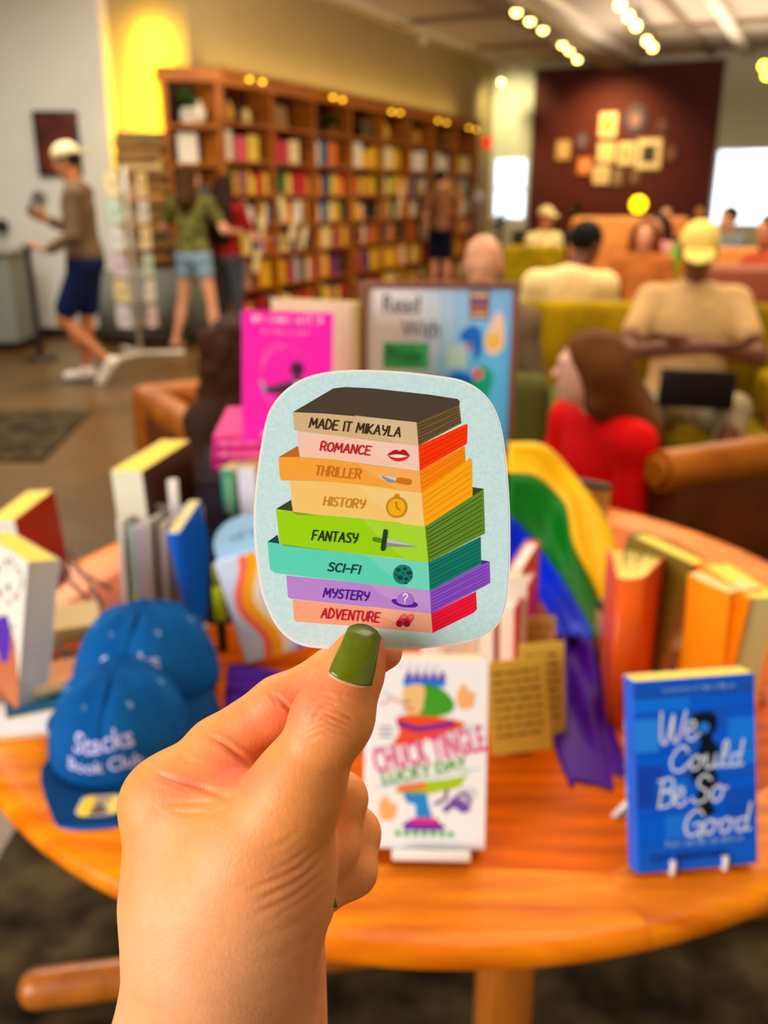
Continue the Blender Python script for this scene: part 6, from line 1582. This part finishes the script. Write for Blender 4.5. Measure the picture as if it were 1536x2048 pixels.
# pictures on the maroon wall
def picture(label,px,py,w,h,c,frm=(60,38,20),oval=False,mt=(236,220,170)):
    r=ray(px,py); o=FW+AX*-.085; t=((o-CAM).dot(AX))/r.dot(AX); p=CAM+r*t
    q=thing('framed_picture',label,'picture',p,group='pictures on the maroon wall'); M=frame((0,0,0),BX,AX,UP); f_=cmat(frm,.4)
    def plate(name,ww,hh,y0,y1,m,par):
        mb=MB()
        if oval: pts=[(ww/2*math.cos(6.283*k/28),hh/2*math.sin(6.283*k/28)) for k in range(28)]
        else: pts=[(-ww/2,-hh/2),(ww/2,-hh/2),(ww/2,hh/2),(-ww/2,hh/2)]
        mb.prism(pts,-y1,-y0,0,M@frame((0,0,0),(1,0,0),(0,0,1),(0,-1,0))); return mb.build(name,m,par)
    fo=plate('frame',w,h,-.03,.0,f_,q); mo=plate('mount',w*.86,h*.86,-.034,-.03,cmat(mt),fo); plate('image',w*.5,h*.5,-.037,-.034,cmat(c),mo if False else fo)
for a in (('framed picture with glowing amber mount, upper centre of the maroon wall',1217,250,.42,.55,(230,160,60),(120,70,20)),('dark oval portrait at the top of the maroon wall',1272,240,.48,.60,(150,110,110),(70,66,80),True,(60,64,84)),
 ('small dim picture at the upper right of the maroon wall',1325,252,.26,.30,(110,70,60),(60,32,28),False,(100,66,60)),('pale picture at the left end of the maroon wall group',1127,300,.36,.46,(214,180,120),(84,50,24),False,(196,160,106)),
 ('violet-grey oval picture left of the centre row',1165,282,.26,.42,(110,96,120),(70,36,24),True,(90,76,96)),('square picture with cream mount at the centre of the maroon wall',1213,305,.42,.46,(236,206,130),(110,64,20)),
 ('cream-mounted picture just right of the centre one',1253,307,.40,.52,(190,170,120),(100,60,24)),('largest cream-mounted picture with a dark figure',1298,308,.58,.68,(60,60,52),(130,100,60)),('small dim picture at the right of the largest one',1342,307,.26,.34,(130,80,60),(70,36,26),False,(120,76,56)),
 ('peach picture at the lower left of the group',1170,332,.36,.40,(236,160,100),(90,40,16),False,(206,130,70)),('cream picture at the bottom centre of the group',1203,350,.40,.42,(226,190,130),(90,50,24)),('grey picture at the bottom of the group below the centre',1235,354,.26,.40,(150,130,100),(60,40,30),False,(140,116,90)),('small grey picture at the bottom right of the group',1270,353,.24,.34,(120,100,76),(60,36,28),False,(120,96,76))):
    picture(a[0],a[1],a[2],a[3]*.82,a[4]*.82,a[5],a[6],*(a[7:]))
# dark framed picture on the white wall
r=ray(114,287); y=9.69; p=CAM+r*(y/r.y); q=thing('framed_picture','dark framed red-brown picture on the white wall at the left','picture',(p.x,y+.05,p.z)); 
mb=MB(); mb.rbox((-.22,-.05,-.30),(.22,-.01,.30),.008); mb.build('frame',cmat((40,30,16),.4),q); mb=MB(); mb.box((-.185,-.055,-.265),(.185,-.05,.265)); mb.build('image',mat('dark_red_print',(40,12,8),.3,.4,c2=(120,44,14),vscale=4),q)
for i,(px,py,l,c) in enumerate(((78,395,'small grey wall fixture above the counter',(110,108,104)),(4,452,'dark round wall fixture at the left edge',(40,36,30)))):
    p=CAM+ray(px,py)*(9.70/ray(px,py).y); o=thing('wall_fixture',l,'fixture',p); mb=MB(); mb.lathe([(.07,0),(.07,.02),(.04,.05),(.0001,.052)],18,0,frame((0,0,0),(1,0,0),(0,0,1),(0,-1,0))); mb.build('cover',cmat(c,.4),o)
sg=at_y(973,285,16.6); o=thing('exit_light','small red lit sign at the end of the bookcase','sign',sg); mb=MB(); mb.rbox((-.09,-.03,-.10),(.09,.03,.10),.01); mb.build('housing',cmat((90,30,24)),o); mb=MB(); mb.box((-.08,-.034,-.09),(.08,-.03,.09)); mb.build('lit_face',bulb((226,40,20),1),o)
v=at_z(845,82,3.2); o=thing('ceiling_camera','small pale dome camera on the cream wall','camera',v); mb=MB(); mb.ball((0,0,0),.06,14); mb.lathe([(.075,.04),(.075,.07)],16); mb.build('dome',cmat((180,170,150),.3),o)
# counter and low grey wall at the left
gry=mat('grey_counter_paint',(128,132,122),.6,.25,var=.04,vscale=3)
ct=thing('service_counter','grey service counter at the left edge below the white wall','counter',(-4.15,9.0,0)); mb=MB(); mb.box((-1.2,-.25,.10),(.62,.35,.92)); mb.build('front_panel',gry,ct); mb=MB(); mb.rbox((-1.22,-.29,.92),(.66,.38,.96),.008); mb.build('counter_top',cmat((150,150,140),.4),ct); mb=MB(); mb.box((-1.2,-.22,0),(.6,.32,.10)); mb.build('kick_plate',dark_base,ct)
st=thing('barrier_post','slim dark barrier post beside the grey counter','post',(-3.18,8.35,0)); mb=MB(); mb.lathe([(.15,0),(.15,.015),(.04,.03),(.028,.04)],20); mb.build('base',black_m,st); mb=MB(); mb.lathe([(.028,.04),(.028,.98),(.036,.985),(.036,1.03)],16); mb.build('post',mat('post_metal',(70,72,66),.4,.5),st)
lw=thing('low_partition','low curved grey partition below the yellow wall','partition',(-2.2,9.25,0)); P_=[(-.70,.10),(-.35,-.03),(.0,.0),(.22,.12),(.34,.30)]; c_=catmull(P_,6)
mb=MB(); mb.grid([[(x,y,.10),(x,y,.74)] for x,y in c_],smooth=True); o=mb.build('panel',gry,lw); solidify(o,.04,1); mb=MB(); mb.grid([[(x,y-.005,0),(x,y-.005,.10)] for x,y in c_]); o=mb.build('kick_plate',dark_base,lw); solidify(o,.03,1)
# wooden wall rack behind the spinner
poak=mat('pale_oak',(128,88,36),.5,.3,c2=(156,112,52),vscale=4,var=.1)
wr=thing('pamphlet_rack','tall wooden pamphlet rack against the yellow wall','rack',(-2.36,9.45,0)); mb=MB(); mb.box((-.28,.09,.75),(.24,.11,2.02)); mb.build('back_board',poak,wr)
for i in range(9):
    z=.80+i*.135; mb=MB(); mb.box((-.27,.0,z),(.23,.09,z+.012)); mb.box((-.27,-.008,z),(.23,.0,z+.07)); mb.build('pocket',poak,wr)
for x in (-.25,.21): mb=MB(); mb.box((x-.02,.06,0.0),(x+.02,.11,.76)); mb.build('leg',poak,wr)
for i in range(9):
    o=thing('pamphlet','%s pamphlet in the wooden wall rack, %s pocket from the bottom'%(['brown','green','tan','olive','amber','brown','cream','tan','olive'][i],ords[i]),'pamphlet',(-2.36,9.45,.815+i*.135),group='pamphlets in the wooden rack'); c=[(110,60,30),(70,80,40),(180,130,70),(110,100,50),(210,150,60),(130,80,40),(220,190,130),(170,120,60),(120,110,60)][i]
    mb=MB(); mb.box((-.22,.02,0),(.17,.05,.115)); mb.build('cover',cmat(c),o)
# wire spinner rack with greeting cards
SX,SY=-2.33,8.62
sr=thing('spinner_rack','white wire card spinner rack in front of the yellow wall','rack',(SX,SY,0)); wm=mat('white_wire',(226,216,200),.4,.4)
mb=MB(); mb.tube([(0,0,.02),(0,0,1.68)],.02,12); mb.build('pole',wm,sr)
for a in range(3):
    t=rad(8+120*a); mb=MB(); mb.rbox((0,-.028,.0),(.42,.028,.035),.01,0,Matrix.Rotation(t,4,'Z')); mb.build('foot',wm,sr)
k=0
for lev in range(6):
    z=.28+lev*.232
    for a in range(4):
        t=rad(-112+a*90); d=Vector((math.cos(t),math.sin(t),0)); q=Vector((-d.y,d.x,0)); M=frame(d*.16+UP*z,q,-d,UP)
        mb=MB(); mb.tube([tuple(M@Vector(v)) for v in ((-.075,.0,.10),(-.075,0,0),(-.075,-.03,0),(.075,-.03,0),(.075,0,0),(.075,0,.10))],.004,6); mb.tube([tuple(M@Vector((0,.0,.0))),(0,0,z)],.004,6); mb.build('card_pocket',wm,sr)
        if a in (0,1,3):
            c=[(232,226,230),(240,214,150),(226,200,210),(236,230,222),(200,226,206),(246,222,170)][(lev+a*2)%6]
            o=thing('greeting_card','%s greeting card on the white spinner rack, %s tier from the bottom, %s face'%(['pale grey','cream','pink','white','mint','buttery'][(lev+a*2)%6],ords[lev],{0:'near',1:'right',3:'left'}[a]),'card',Vector((SX,SY,0))+M.to_translation(),group='cards on the spinner rack')
            mb=MB(); M0=frame((0,0,0),q,-d,UP); mb.box((-.068,-.022,.006),(.068,-.016,.185),0,M0); mb.build('card',cmat(c,.5),o)
            A=Art(.0005); A.disc(0,.10,.03,tuple(int(v*.8) for v in c),1); A.rect(-.04,.04,.04,.05,tuple(int(v*.75) for v in c),1); A.build('card_print',o,fn=lambda x,y,z,M0=M0: M0@Vector((x,-.0224-z,y)))
# plants
def big_plant(label,p,s,n=40,c=(36,56,22)):
    t=thing('potted_plant',label,'plant',p); mb=MB(); mb.lathe([(.11*s,0),(.15*s,.26*s),(.14*s,.26*s),(.12*s,.22*s)],20); mb.build('pot',cmat((190,196,206),.4),t)
    mb=MB(); mb.tube([(0,0,.2*s),(.01,0,.7*s),(-.01,.01,1.1*s)],[.02*s,.016*s,.01*s],8); mb.build('stem',oak_d,t)
    mb=MB()
    for i in range(n):
        a=R.uniform(0,6.28); e=R.uniform(-.1,1.2); l=R.uniform(.18,.34)*s; w=l*.2; d=Vector((math.cos(a)*math.cos(e),math.sin(a)*math.cos(e),math.sin(e))); q=Vector((-math.sin(a),math.cos(a),0)); b=Vector((0,0,R.uniform(.55,1.12)*s)); P=[]
        for j in range(5):
            u=j/4; cc=b+d*l*u+Vector((0,0,-.4*l*u*u)); ww=w*math.sin(math.pi*min(.06+u*.92,1)); P.append([tuple(cc-q*ww),tuple(cc),tuple(cc+q*ww)])
        mb.grid(P)
    mb.build('leaves',mat('leaf_%02x%02x%02x'%c,c,.5,.35,var=.25,vscale=20),t)
p=far(.52,0,.9); big_plant('dark green plant in a pale pot below the narrow window',(p.x,p.y,0),.95)
p=at_y(1158,420,13.5); big_plant('leafy plant left of the maroon wall seats',(p.x,13.5,0),1.1,34,(70,80,30))
o=thing('stanchion_sign','slim grey display stand beside the narrow window','stand',(at_y(958,400,15.8).x,15.8,0)); mb=MB(); mb.lathe([(.18,0),(.18,.02),(.03,.04),(.03,1.35)],16); mb.build('pole',steel,o); mb=MB(); mb.ball((0,-.02,1.42),(.10,.02,.10),16); mb.build('disc_sign',cmat((200,190,196),.4),o)
